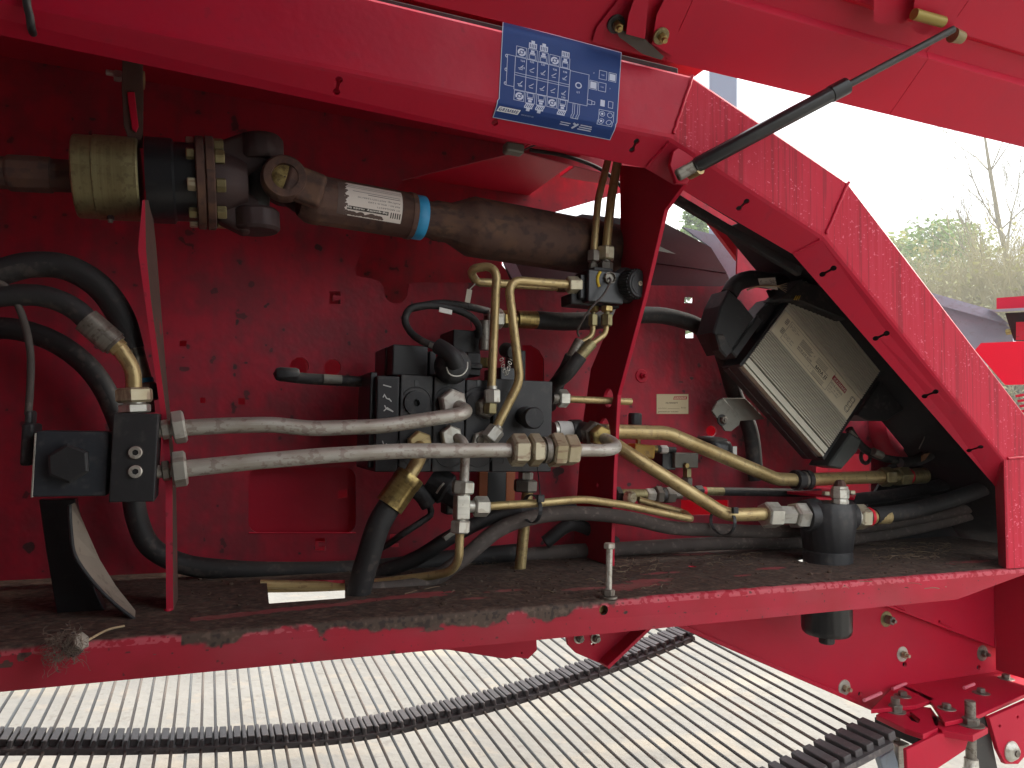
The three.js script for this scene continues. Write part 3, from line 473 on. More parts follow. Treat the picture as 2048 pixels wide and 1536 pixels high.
// ------------------------------------------------------------------ lid above, gas strut
const LA = 40 * Math.PI / 180, LE = V(0, 0.806, 0.386), LD = V(0, Math.sin(LA), Math.cos(LA)), LN = V(0, -Math.cos(LA), Math.sin(LA));
const onLid = (px, py, off = 0) => { const d = ray(px, py), p0 = LE.clone().addScaledVector(LN, off), t = p0.sub(CAM).dot(LN) / d.dot(LN); return CAM.clone().addScaledVector(d, t); };
{
  const lid = thing('side_lid', 'large red side lid propped open above the compartment, seen from below', 'lid');
  const strip = (x0, x1, a, b, ofa, ofb) => { const p = LE.clone().addScaledVector(LD, a).addScaledVector(LN, ofa), q = LE.clone().addScaledVector(LD, b).addScaledVector(LN, ofb), n = q.clone().sub(p); return obox(p.clone().add(q).multiplyScalar(0.5).setX((x0 + x1) / 2), dx, n, x1 - x0, n.length() + 0.001, 0.003, 0.0006); };
  const seam = onLid(1825, 160).x, seamL = onLid(1357, 60).x;
  for (const [x0, x1] of [[-1.2, seamL - 0.0003], [seamL + 0.0003, seam - 0.0003], [seam + 0.0003, 3.2]]) {
    put('lid_panel', strip(x0, x1, 0, 0.098, 0, 0), M.redClean, lid);
    put('lid_fold', strip(x0, x1, 0.098, 0.105, 0, -0.012), M.redClean, lid);
    put('lid_panel', strip(x0, x1, 0.105, 0.14, -0.012, -0.012), M.redClean, lid);
    put('lid_fold', strip(x0, x1, 0.14, 0.147, -0.012, 0), M.redClean, lid);
    put('lid_panel', strip(x0, x1, 0.147, 1.35, 0, 0), M.redClean, lid);
  }
  for (const x of [seamL, seam]) put('seam_backing', strip(x - 0.02, x + 0.02, 0, 1.3, -0.016, -0.016), M.redClean, lid);
  // hinge brackets near the sticker
  const L = (x, y, o = 0.004) => onLid(x, y, o), pl = (pts, o0, th) => { const v = pts.map(p => L(p[0], p[1], o0)), w = pts.map(p => L(p[0], p[1], o0 + th)); return new ConvexGeometry([...v, ...w]); };
  put('hinge_plate', metricUV(pl([[1185, 84], [1193, 55], [1240, -5], [1372, -5], [1345, 118]], 0.002, 0.004)), M.redClean, lid);
  put('hinge_rib', metricUV(pl([[1252, 68], [1257, 30], [1270, -6], [1297, -6], [1290, 78]], 0.007, 0.02)), M.redClean, lid);
  put('hinge_rib', metricUV(pl([[1304, 88], [1313, 30], [1330, -4], [1362, -4], [1345, 112]], 0.007, 0.014)), M.redClean, lid);
  boltOn(lid, L(1232, 48, 0.007), LN, { w: 0.013, af: 0.012, h: 0.012, stud: 0.006, mat: M.brass, wm: M.steelDark });
  boltOn(lid, L(1322, 72, 0.022), LN, { w: 0.012, af: 0.011, h: 0.01, stud: 0.006, mat: M.brass, wm: M.olive });
  const rs = thing('rubber_strap', 'worn dark rubber strap on the lid hinge beside the blue sticker', 'strap');
  put('strap', new ConvexGeometry([[1228, 55], [1240, 58], [1290, 78], [1328, 113], [1322, 120], [1285, 108], [1238, 74]].flatMap(p => [L(p[0], p[1], 0.012), L(p[0], p[1], 0.02)])), M.rubberDust, rs);
  // bracket that takes the strut
  const br = thing('strut_bracket', 'dark red fork bracket under the lid holding the upper end of the gas strut', 'bracket');
  put('bracket_plate', metricUV(pl([[1748, -20], [1747, 40], [1760, 48], [1805, 47], [1824, 30], [1838, -20]], 0.02, 0.01)), M.redClean, br);
  put('bracket_plate', metricUV(pl([[1832, -20], [1822, 55], [1836, 68], [1882, 72], [1905, 55], [1938, -20]], 0.035, 0.01)), M.redClean, br);
  put('spacer', cyl(L(1828, 28, 0.055), L(1886, 44, 0.055).sub(L(1828, 28, 0.055)), 0.008, 0.008, L(1828, 28, 0.055).distanceTo(L(1886, 44, 0.055)), 16), std({ color: 0x8c7c3c, roughness: 0.5, metalness: 0.4 }), br);
  put('pin', cyl(L(1905, 70, 0.05), dx, 0.011, 0.009, 0.02, 16), M.olive, br);
  const st = thing('gas_strut', 'black gas strut propping the lid from the frame corner', 'gas strut');
  const a = P(1366, 345, 0.40), b = L(1908, 58, 0.055), m = a.clone().lerp(b, 0.47), dir = b.clone().sub(a).normalize(), Lh = a.distanceTo(b);
  put('cylinder', lathe(a.clone().addScaledVector(dir, 0.018), dir, [[0.0001, 0], [0.0095, 0], [0.0095, 0.003], [0.0115, 0.006], [0.0115, Lh * 0.5], [0.0125, Lh * 0.5], [0.0125, Lh * 0.56], [0.006, Lh * 0.565]]), M.blackGloss, st);
  put('rod', cyl(a.clone().addScaledVector(dir, 0.018 + Lh * 0.56), dir, 0.0055, 0.0055, Lh * 0.40, 20), M.steelDark, st);
  put('end_eye', obox(a.clone().addScaledVector(dir, 0.006), dir, dz, 0.034, 0.012, 0.018, 0.004), M.zincDull, st);
  put('label', (() => { const s = a.clone().addScaledVector(dir, 0.024); const up = V().crossVectors(dz, dir).normalize(); const g = new THREE.CylinderGeometry(0.0119, 0.0119, 0.055, 24, 1, true, -0.9, 1.8); const Z = up.clone().cross(dir).normalize(); g.applyMatrix4(new THREE.Matrix4().makeBasis(up.clone().multiplyScalar(1), dir, up.clone().cross(dir)).setPosition(s.addScaledVector(dir, 0.0275))); return g; })(),
    std({ map: print(256, 128, (x, w, h) => { x.fillStyle = '#4a4844'; x.fillRect(0, 0, w, h); x.fillStyle = '#a8a498'; for (let i = 0; i < 7; i++) x.fillRect(12 + i * 34, 10, 10 + (i * 37) % 16, h - 20); }), roughness: 0.5 }), st);
  put('pin', cyl(P(1380, 350, 0.385), dz, 0.007, 0.007, 0.026, 14), M.gold, st);
  put('strut_lug', plateZ(px3([[1346, 304], [1358, 294], [1378, 296], [1391, 310], [1388, 342], [1374, 368], [1352, 366], [1340, 330]], 0.374), 0.374, 0.006), M.redClean, frame);
}
// ------------------------------------------------------------------ blue hydraulic plan sticker round the bend of the beam
{
  const st = thing('hydraulic_plan_sticker', 'blue sticker with white hydraulic valve plan stuck over the beam edge', 'sticker');
  const rows = [[P(1005, 42, ZF), P(1243, 105, ZF)], [P(997, 194, ZF), P(1234, 247, ZF)]].map(r => r.map(p => p.setZ(ZF + 0.0008)));
  const YB = 0.6905, bl = P(994, 203, ZF), brr = P(1232, 258, ZF);
  const fl = V(0, P(1290, 336, 0.335).y - P(1343, 276, ZF).y, 0.335 - ZF).normalize(), arc = [];
  for (let i = 1; i <= 6; i++) { const t = i / 6, a = V(0, 0.006 * (1 - t), 0).addScaledVector(fl, 0.006 * t), q = a.lerp(V(), 0.5 * 4 * t * (1 - t)).add(V(0, -0.0006 * t, 0.0009)); arc.push([ZF + q.z, q.y]); }
  arc.push([ZF + fl.z * 0.022 + 0.0008, fl.y * 0.022 - 0.0007]);
  const all = [rows[0], rows[1].map((p, i) => V(p.x, YB + 0.0065, p.z))];
  const topY = t => 0; 
  const beamY = x => { const s0 = V(-0.5, 0.698, 0), s1 = P(1343, 276, ZF); return s0.y + (s1.y - s0.y) * (x + 0.5) / (s1.x + 0.5); };
  all[1].forEach(p => p.y = beamY(p.x) + 0.0062);
  for (const [z, y] of arc) all.push([bl, brr].map(p => V(p.x, beamY(p.x) + y, z)));
  
  const v = [], uv = []; let acc = [0]; for (let i = 1; i < all.length; i++) acc.push(acc[i - 1] + all[i][0].distanceTo(all[i - 1][0])); const T = acc.at(-1);
  for (let i = 0; i < all.length - 1; i++) for (const [p, s, k] of [[all[i + 1][0], 0, i + 1], [all[i + 1][1], 1, i + 1], [all[i][1], 1, i], [all[i + 1][0], 0, i + 1], [all[i][1], 1, i], [all[i][0], 0, i]]) { v.push(p.x, p.y, p.z); uv.push(s, 1 - acc[k] / T); }
  const g = new THREE.BufferGeometry(); g.setAttribute('position', new THREE.Float32BufferAttribute(v, 3)); g.setAttribute('uv', new THREE.Float32BufferAttribute(uv, 2)); g.computeVertexNormals();
  const map = print(1536, 1280, (x, w, h) => {
    x.fillStyle = '#1d3c7c'; x.fillRect(0, 0, w, h); x.strokeStyle = '#b9c2d8'; x.fillStyle = '#c3cbe0'; x.lineWidth = 9; x.strokeRect(6, 6, w - 12, h - 12); x.lineWidth = 7;
    const X = i => 175 + i * 138, top = 420, mid = 660, bot = 850;
    x.strokeRect(80, top, 95, 400); for (const y of [top + 20, top + 200, top + 380]) { x.beginPath(); x.arc(75, y, 20, 1.5, 4.8); x.stroke(); x.strokeRect(58, y - 12, 20, 24); }
    for (let i = 0; i < 5; i++) {
      x.strokeRect(X(i), top, 138, bot - top); x.beginPath(); x.moveTo(X(i), mid - 30); x.lineTo(X(i) + 138, mid - 30); x.moveTo(X(i), mid); x.lineTo(X(i) + 138, mid); x.stroke();
      for (const s of [-1, 1]) {
        const y0 = s < 0 ? top - 150 : bot, c = X(i) + 69;
        if (i === 0 || i === 3) { x.strokeRect(X(i) + 8, y0 + 10, 122, 130); x.beginPath(); x.arc(c + 4, y0 + 78, 50, 0, 7); x.fill(); x.save(); x.strokeStyle = '#1e3a78'; x.lineWidth = 10; x.beginPath(); x.arc(c + 4, y0 + 78, 22, 0, 7); x.stroke(); x.beginPath(); x.moveTo(c - 34, y0 + 110); x.lineTo(c - 6, y0 + 86); x.moveTo(c + 14, y0 + 68); x.lineTo(c + 44, y0 + 44); x.stroke(); x.restore(); }
        else {
          x.strokeRect(X(i) + 12, y0 + 5, 114, 140); x.strokeRect(c - 36, y0 + (s < 0 ? 80 : 10), 72, 56); x.fillRect(c - 34, y0 + (s < 0 ? 50 : 76), 68, 22); x.fillRect(c - 22, y0 + (s < 0 ? 18 : 104), 44, 30);
          const yy = s < 0 ? y0 - 78 : y0 + 150; x.fillRect(c - 50, yy, 100, 72); x.save(); x.fillStyle = '#1e3a78'; for (let q = 0; q < 4; q++) x.fillRect(c - 38 + q * 22, yy + 14, 10, 46); x.restore(); if (i < 3) x.fillRect(c - 22, s < 0 ? yy - 32 : yy + 72, 44, 32);
        }
      }
    }
    x.font = 'bold 34px sans-serif'; for (const [t, a, b] of [['124', 236, 470], ['123', 240, 560], ['126', 220, 800], ['135', 350, 455], ['137', 490, 455], ['136', 640, 480], ['138', 770, 480], ['139', 770, 835]]) x.fillText(t, a, b);
    x.lineWidth = 9; for (let i = 0; i < 5; i++) for (const y of [530, 740]) { const c = X(i) + 40; x.beginPath(); x.moveTo(c, y + 30); x.lineTo(c + 30, y + (i % 2 ? 10 : 26)); x.lineTo(c + 60, y - 16); x.moveTo(c + 8, y + 44); x.lineTo(c + 56, y + 44); x.stroke(); }
    x.lineWidth = 7; x.strokeRect(865, 430, 250, 440); x.beginPath(); x.arc(985, 610, 36, 0, 7); x.lineWidth = 16; x.stroke(); x.font = 'bold 40px sans-serif'; x.fillText('L1', 965, 720); x.lineWidth = 7; x.strokeRect(1115, 780, 60, 60); x.strokeRect(1175, 790, 40, 40); x.strokeRect(930, 870, 90, 210); x.beginPath(); x.moveTo(955, 870); x.lineTo(955, 1080); x.moveTo(995, 870); x.lineTo(995, 1080); x.stroke();
    for (const [a, b] of [[1250, 330], [1380, 330], [1250, 500], [1130, 500]]) x.strokeRect(a, b, 100, 120);
    x.fillRect(1390, 345, 80, 92); x.fillRect(1140, 515, 80, 92); x.font = '28px sans-serif'; x.fillText('100', 1275, 400); x.fillText('100', 1275, 570); x.fillText('P', 1170, 400); x.fillText('T', 1400, 570);
    x.strokeRect(1280, 880, 200, 210); for (const [a, b, f] of [[1325, 935, 1], [1430, 935, 0], [1325, 1040, 1], [1430, 1040, 0]]) { x.beginPath(); x.arc(a, b, 34, 0, 7); x.stroke(); if (f) { x.beginPath(); x.arc(a, b, 16, 0, 7); x.fill(); } } x.fillRect(1290, 740, 60, 90); x.strokeRect(1400, 740, 60, 90);
    x.save(); x.fillStyle = '#e6e9ee'; x.beginPath(); x.moveTo(40, 1110); x.lineTo(300, 1110); x.lineTo(280, 1180); x.lineTo(20, 1180); x.fill(); x.fillStyle = '#1e3a78'; x.font = 'italic bold 58px sans-serif'; x.fillText('GRIMME', 34, 1166); x.restore();
    x.font = '26px sans-serif'; x.fillText('004.41957.00', 320, 1175); x.fillRect(820, 1150, 130, 12); x.fillRect(820, 1180, 120, 12); x.lineWidth = 26; x.beginPath(); x.moveTo(985, 1140); x.lineTo(1030, 1165); x.lineTo(985, 1215); x.moveTo(1030, 1165); x.lineTo(1050, 1140); x.stroke(); x.fillRect(1080, 1140, 150, 14); x.fillRect(1070, 1170, 170, 14); x.fillRect(1060, 1200, 180, 14);
  });
  put('plan_print', g, std({ map, roughness: 0.5, specularIntensity: 0.5, side: THREE.DoubleSide }), st);
}
// ------------------------------------------------------------------ drive shaft
{
  const sh = thing('drive_shaft', 'rusty cardan drive shaft with universal joint, blue ring and torn label', 'drive shaft');
  const A = (x, y, z = 0.19) => P(x, y, z), k = mpp(A(300, 365));
  const d1 = A(430, 368).sub(A(0, 345)).normalize(), at = x => { const t = x / 430; return A(0, 345).lerp(A(430, 368), t); };
  const seg = (x0, x1) => at(x0).distanceTo(at(x1));
  put('stub_shaft', lathe(at(-60), d1, [[0.001, 0], [30 * k, 0], [30 * k, seg(-60, 12)], [33 * k, seg(-60, 16)], [34 * k, seg(-60, 20)], [34 * k, seg(-60, 95)], [31 * k, seg(-60, 97)], [31 * k, seg(-60, 150)]]), M.rust, sh);
  put('bearing_housing', lathe(at(142), d1, [[0.001, 0], [76 * k, 0], [79 * k, 0.002], [79 * k, seg(142, 182)], [81 * k, seg(142, 183)], [81 * k, seg(142, 268)], [78 * k, seg(142, 272)], [0.001, seg(142, 272)]], 40), M.olive, sh);
  const gn = put('grease_nipple', hexG(at(217).add(V(0, -86 * k, 0.01)), dy, 0.008, 0.006), M.rustDark, sh); put('tip', cyl(at(217).add(V(0, -92 * k, 0.01)), dy, 0.003, 0.004, 0.006, 10), M.zincDull, gn);
  put('black_sleeve', lathe(at(286), d1, [[0.001, 0], [84 * k, 0], [84 * k, seg(286, 340)], [78 * k, seg(286, 345)], [78 * k, seg(286, 396)], [0.001, seg(286, 396)]], 40), M.blackGloss, sh);
  for (const [x0, x1, r] of [[389, 409, 93], [410, 430, 94]]) put('flange', lathe(at(x0), d1, [[0.001, 0], [(r - 3) * k, 0], [r * k, 0.0015], [r * k, seg(x0, x1) - 0.0015], [(r - 3) * k, seg(x0, x1)], [0.001, seg(x0, x1)]], 40), M.rust, sh);
  const up = V().crossVectors(d1, dz).normalize().negate(); 
  for (let i = 0; i < 8; i++) { const th = i / 8 * 6.2832 + 0.32, o = up.clone().multiplyScalar(Math.cos(th) * 76 * k).addScaledVector(dz, Math.sin(th) * 76 * k); const b = put('flange_bolt', hexG(at(389).add(o), d1.clone().negate(), 0.017, 0.011), i % 2 ? M.olive : M.rustNut, sh); put('nut', hexG(at(430).add(o), d1, 0.017, 0.013), M.olive, b); }
  // joint: fork, cross and tube fork
  put('fork', lathe(at(430), d1, [[0.001, 0], [68 * k, 0], [66 * k, 0.012], [54 * k, 0.034], [48 * k, 0.042], [0.001, 0.046]]), M.rustDark, sh);
  const c = A(548, 375), d2 = A(1190, 497, 0.13).sub(A(640, 402, 0.18)).normalize();
  const ear = (p, ax, r, th, mt, nm) => put(nm, lathe(p.clone().addScaledVector(ax, -th / 2), ax, [[0.001, 0], [r * 0.88, 0], [r, th * 0.14], [r, th * 0.86], [r * 0.88, th], [0.001, th]], 36), mt, sh);
  const vax = up;
  ear(A(522, 300), vax, 46 * k, 0.036, M.rustDark, 'fork_ear'); ear(A(512, 442), vax, 48 * k, 0.032, M.rustDark, 'fork_ear');
  put('fork_arm', beamG(at(446).addScaledVector(vax, 40 * k), A(520, 302), 0.036, 0.058, dz, 0.01), M.rustDark, sh); put('fork_arm', beamG(at(446).addScaledVector(vax, -40 * k), A(512, 440), 0.034, 0.058, dz, 0.01), M.rustDark, sh);
  put('cross', cyl(A(522, 310), A(514, 440).sub(A(522, 310)), 0.016, 0.016, A(514, 440).distanceTo(A(522, 310))), M.steelDark, sh);
  put('cross', cyl(A(545, 370, 0.13), dz, 0.016, 0.016, 0.085), M.steelDark, sh);
  const ez = 0.237, fe = A(570, 352, ez);
  const er = put('tube_fork_ear', lathe(fe.clone().setZ(ez - 0.024), dz, [[0.001, 0], [46 * k, 0], [47 * k, 0.004], [46 * k, 0.02], [42 * k, 0.024], [27 * k, 0.0245], [26 * k, 0.019], [0.001, 0.019]], 36), M.rust, sh);
  put('bearing_cap', lathe(fe.clone().setZ(ez - 0.007), dz, [[25 * k, 0], [25 * k, 0.003], [16 * k, 0.004], [0.001, 0.0045]], 28), M.brass, er);
  ear(A(566, 372, 0.13), dz, 44 * k, 0.02, M.rustDark, 'tube_fork_ear');
  const T0 = A(640, 401, 0.186), T = x => T0.clone().lerp(A(1190, 497, 0.135), (x - 640) / 550), L = (a, b) => T(a).distanceTo(T(b)), kk = mpp(T(800));
  put('tube_fork_arm', (() => { const g = beamG(fe.clone().setZ(ez - 0.012), T(640).add(V(0, 0, 0.036)), 0.05, 0.024, dy, 0.008); return g; })(), M.rust, sh);
  put('tube_fork_arm', beamG(A(572, 374, 0.135), T(640).add(V(0, 0, -0.036)), 0.05, 0.022, dy, 0.008), M.rustDark, sh);
  put('inner_tube', lathe(T(606), d2, [[0.001, 0], [40 * k, 0], [52 * k, 0.012], [54 * k, L(606, 630)], [54 * k, L(606, 640)], [52.5 * k, L(606, 642)], [52 * k, L(606, 790)], [54 * k, L(606, 792)], [53 * k, L(606, 801)], [0.001, L(606, 801)]], 44), M.rust, sh);
  put('blue_ring', lathe(T(800), d2, [[50 * k, 0], [51 * k, 0.001], [51 * k, L(800, 820)], [50 * k, L(800, 821)]], 44), M.blue, sh);
  put('outer_tube', lathe(T(818), d2, [[0.001, 0], [43 * k, 0], [42 * k, L(818, 836)], [47 * k, L(818, 845)], [47 * k, L(818, 872)], [57 * kk, L(818, 905)], [62 * kk, L(818, 915)], [62 * kk, L(818, 1280)], [0.001, L(818, 1280)]], 48), M.rust, sh);
  // label glued round the tube
  const lg = new THREE.CylinderGeometry(53.0 * k, 53.0 * k, L(660, 770), 24, 1, true, -0.75, 1.5);
  { const Zc = V(0, 0.05, 1); Zc.addScaledVector(d2, -Zc.dot(d2)).normalize(); const Xc = d2.clone().cross(Zc); lg.applyMatrix4(new THREE.Matrix4().makeBasis(Xc, d2, Zc).setPosition(T(715))); }
  const lm = print(512, 512, (x, w, h) => {                           // u runs round the tube, v along it
    x.translate(w / 2, h / 2); x.rotate(Math.PI / 2); x.translate(-w / 2, -h / 2);
    x.fillStyle = '#d8cec6'; x.fillRect(0, 0, w, h); x.fillStyle = '#39322e'; x.font = '30px sans-serif';
    x.fillText('01 MGG44571', 20, 190); x.fillText('Ref.Nr.: 850.0-1249', 20, 240); x.fillText('Auftrag: AGP107/1246/10', 20, 290); x.fillRect(20, 330, 260, 8); x.fillRect(20, 360, 380, 6); x.fillRect(10, 420, 440, 5); x.fillRect(10, 450, 440, 5);
    x.fillRect(110, 90, 330, 50); for (let i = 0; i < 5; i++) x.fillRect(12 + i * 18, 60, 9, 80); x.fillStyle = '#e8e2da'; x.font = 'bold 34px sans-serif'; x.fillText('bg-quality  made by', 118, 128);
    x.fillStyle = '#584640'; for (let i = 0; i < 60; i++) { const a = ((i * 97) % 100) / 100, b = ((i * 61) % 100) / 100; x.beginPath(); x.arc(w * (0.86 + 0.2 * a), h * b, 14 + 26 * a, 0, 7); x.fill(); } for (let i = 0; i < 26; i++) { const a = ((i * 53) % 100) / 100, b = ((i * 37) % 100) / 100; x.beginPath(); x.arc(w * (0.3 + a * 0.7), h * 0.03 + b * 34, 22 * b + 8, 0, 7); x.fill(); }
  });
  put('label', lg, std({ map: lm, roughness: 0.7 }), sh);
}

// ------------------------------------------------------------------ hydraulics
const px = (p, n) => mpp(p) * n;
const runX = (parent, x0, y, z, items, mat, y1 = y) => {            // fittings along a line of photo pixels at depth z: [kind, across px, x end, material, name]
  let x = x0; const X1 = items.at(-1)[2], at = q => P(q, y + (y1 - y) * (q - x0) / (X1 - x0 || 1), z);
  for (const [k, w, xe, mt, nm] of items) { const a = at(x), b = at(xe), d = b.clone().sub(a), L = d.length(); put(nm ?? (k === 'h' ? 'nut' : 'collar'), k === 'h' ? hexG(a, d, px(a, w), L, 0.5 + rnd() * 0.4) : cyl(a, d, px(a, w) / 2, px(a, w) / 2, L), mt ?? mat, parent); x = xe; }
};
const run = (parent, a, b, items, mat) => {                          // same between two points: [kind, across m, share of the way, material, name]
  const d = b.clone().sub(a), L = d.length(); let t = 0;
  for (const [k, w, te, mt, nm] of items) { const p = a.clone().addScaledVector(d, t), l = L * (te - t); put(nm ?? (k === 'h' ? 'nut' : 'collar'), k === 'h' ? hexG(p, d, w, l) : cyl(p, d, w / 2, w / 2, l), mt ?? mat, parent); t = te; }
};
{ // left solenoid block
  const t = thing('solenoid_block', 'dark grey hydraulic block with two socket screws beside black coil with big hexagon plug', 'hydraulic block');
  put('valve_body', boxPx(222, 826, 313, 1004, 0.315, 0.075, 0.0015), M.black, t);
  put('coil_body', boxPx(68, 862, 216, 993, 0.305, 0.07, 0.002), std({ map: blackMap([38, 42, 48], [50, 54, 60], [98, 94, 90], 501, 0.4), roughness: 0.5, bumpMap: bumpFine, bumpScale: 0.0002 }), t);
  put('coil_edge', boxPx(65, 866, 69, 995, 0.3055, 0.06, 0.0005), M.zinc, t);
  put('hexagon_plug', hexG(P(141, 926, 0.303), dz, px(P(141, 926, 0.3), 68), 0.016, 0.1), M.plastic, t);
  for (const y of [905, 943]) { const c = P(271, y, 0.315); const b = put('socket_screw', lathe(c, dz, [[0.0075, 0], [0.0075, 0.003], [0.0065, 0.004], [0.0035, 0.004], [0.0035, 0.001], [0.0001, 0.001]], 24), M.zinc, t); put('washer', lathe(c, dz, [[0.0088, 0], [0.0088, 0.0008], [0.0075, 0.0009]]), M.steelDark, b); put('socket', hexG(c.clone().setZ(0.3165), dz, 0.0062, 0.0012, 0.2), M.matteBlack, b); }  // black hexagon disc paints the shade inside each screw recess
  put('connector', boxPx(40, 846, 66, 932, 0.29, 0.05, 0.004), M.plastic, t);
  put('connector', boxPx(48, 820, 64, 850, 0.285, 0.03, 0.004), M.plastic, t);
  // stacked fittings on the top of the block and the bent hose end
  const e = thing('hose_elbow', 'brass tinted hose elbow with grey ferrule screwed onto the left block', 'hose end');
  const ez = 0.285, q = (x, y) => P(x, y, ez), b0 = q(270, 826);
  run(e, b0, q(268, 776), [['h', px(b0, 52), 0.36, M.zinc], ['c', px(b0, 40), 0.42, M.zinc], ['h', px(b0, 62), 1, M.rustNut]], M.zinc);
  put('elbow_tube', pipeG([q(268, 780), q(267, 738), q(236, 692)], px(b0, 15), 0.05), M.gold, e);
  run(e, q(240, 698), q(172, 640), [['c', px(b0, 36), 0.12, M.gold], ['c', px(b0, 46), 0.2, M.zincDull], ['c', px(b0, 52), 1, M.zincDull, 'ferrule']], M.zincDull);
  const h1 = thing('rubber_hose', 'upper thick black hose arching to the left block elbow', 'hose'); put('hose', hoseG([q(180, 646), q(150, 618), q(95, 594), q(30, 590), q(-60, 600)], px(b0, 21)), M.rubber, h1);
  const h2 = thing('rubber_hose', 'thick black hose arching behind the elbow to a printed silver ferrule', 'hose'); const z2 = 0.22, w = (x, y) => P(x, y, z2);
  put('hose', hoseG([w(-80, 575), w(0, 545), w(60, 530), w(130, 534), w(195, 570), w(240, 630), w(262, 700)], 0.0165), M.rubber, h2);
  put('ferrule', cyl(w(263, 690), w(284, 762).sub(w(263, 690)), 0.0135, 0.0125, w(263, 690).distanceTo(w(284, 762))), std({ map: print(256, 256, (x, W, Hh) => { x.fillStyle = '#a29c8c'; x.fillRect(0, 0, W, Hh); x.fillStyle = '#4a463e'; x.font = 'bold 26px monospace'; for (let i = 0; i < 8; i++) { x.save(); x.translate(i * 32 + 22, 250); x.rotate(-Math.PI / 2); x.fillText('1SN 20 215 BAR', 0, 0); x.restore(); } }), roughness: 0.4, metalness: 0.6 }), h2);
  put('blue_ring', cyl(w(284, 758), w(287, 772).sub(w(284, 758)), 0.0135, 0.0135, 0.006), M.blue, h2);
  run(h2, w(286, 766), w(292, 826), [['h', 0.03, 0.6, M.zincDull], ['c', 0.022, 1, M.zincDull]], M.zincDull);
  const h3 = thing('rubber_hose', 'black hose looping down behind the left block to the tray', 'hose'); const z3 = 0.06, v = (x, y) => P(x, y, z3);
  put('hose', hoseG([v(-60, 655), v(40, 660), v(120, 690), v(190, 750), v(240, 850), v(262, 960), v(275, 1040), v(300, 1092), v(360, 1126), v(460, 1140), v(600, 1143), v(760, 1136), v(900, 1118), v(1040, 1104)], 0.0155), M.rubber, h3);
  const c1 = thing('sensor_cable', 'thin dark cable hanging down to the connector on the far left', 'cable'); put('cable', hoseG([P(-30, 560, 0.29), P(10, 572, 0.29), P(40, 620, 0.285), P(60, 700, 0.28), P(60, 780, 0.28), P(56, 830, 0.28)], 0.0042, 10), M.rubberDust, c1);
}
{ // dusty bent strap and hair tuft at lower left
  const t = thing('black_angle_bracket', 'black angle bracket with a dusty bent strap under the left block', 'bracket');
  put('upright', plateZ(px3([[78, 1000], [150, 998], [165, 1090], [190, 1180], [225, 1252], [120, 1260], [92, 1100]], 0.235), 0.235, 0.02), M.blackGloss, t);
  const sw = (pts, z0, z1) => { const a = pts.map(p => P(p[0], p[1], p[2] ?? z0)), b = pts.map(p => P(p[3], p[4], z1)), v = []; for (let i = 0; i < a.length - 1; i++) for (const q of [a[i], a[i + 1], b[i + 1], a[i], b[i + 1], b[i]]) v.push(q.x, q.y, q.z); const g = new THREE.BufferGeometry(); g.setAttribute('position', new THREE.Float32BufferAttribute(v, 3)); g.computeVertexNormals(); return metricUV(g); };
  const ds = M.dustBeige.clone(); ds.side = THREE.DoubleSide;
  put('dusty_strap', sw([[140, 1010, 0.29, 150, 1005], [144, 1062, 0.29, 176, 1066], [150, 1105, 0.29, 200, 1120], [178, 1150, 0.29, 232, 1172], [225, 1200, 0.29, 270, 1220], [302, 1262, 0.29, 308, 1250]], 0.29, 0.25), ds, t);
  put('strap_edge', hoseG([P(139, 1010, 0.292), P(142, 1062, 0.292), P(149, 1108, 0.292), P(177, 1153, 0.292), P(224, 1203, 0.292), P(300, 1262, 0.292)], 0.0022, 8), M.plastic, t);
  const b = thing('hairy_bolt', 'dirty bolt wrapped in pale root hair at the left tray edge', 'bolt'); const c = onY(145, 1290, YT);
  put('bolt_head', hexG(c.clone().add(V(0, 0.0, 0)), V(0.8, 0.5, 0.7), 0.018, 0.014), M.zincDull, b); put('washer', lathe(c.clone(), V(0.8, 0.5, 0.7), [[0.001, 0.003], [0.012, 0.003], [0.0125, 0], [0.001, 0]]), M.rustDark, b);
  const hair = []; for (let i = 0; i < 320; i++) { const p = c.clone().add(V(rr(-0.02, 0.008) + rr(-0.006, 0.006), rr(-0.014, 0.016) * (0.4 + rnd()), rr(0.004, 0.022))), pts = [p]; let d = V(rr(-1, 1), rr(-1, 1), rr(-1, 1)); for (let k = 0; k < 4; k++) { d.add(V(rr(-1, 1), rr(-1.1, 0.9), rr(-1, 1)).multiplyScalar(0.9)).normalize(); pts.push(pts[k].clone().addScaledVector(d, rr(0.0015, 0.005))); } hair.push(new THREE.TubeGeometry(new THREE.CatmullRomCurve3(pts), 7, 0.00022, 4)); }
  tag(put('root_hair', mergeGeometries(hair), std({ color: 0x6e6056, roughness: 0.95 }), b), null, null, null, 'stuff');
  put('root_stalk', hoseG([c.clone().add(V(0.006, 0.0, 0.006)), onY(180, 1278, YT + 0.004), onY(220, 1258, YT + 0.003), onY(248, 1252, YT + 0.001)], 0.0014, 6), M.straw, b);
}
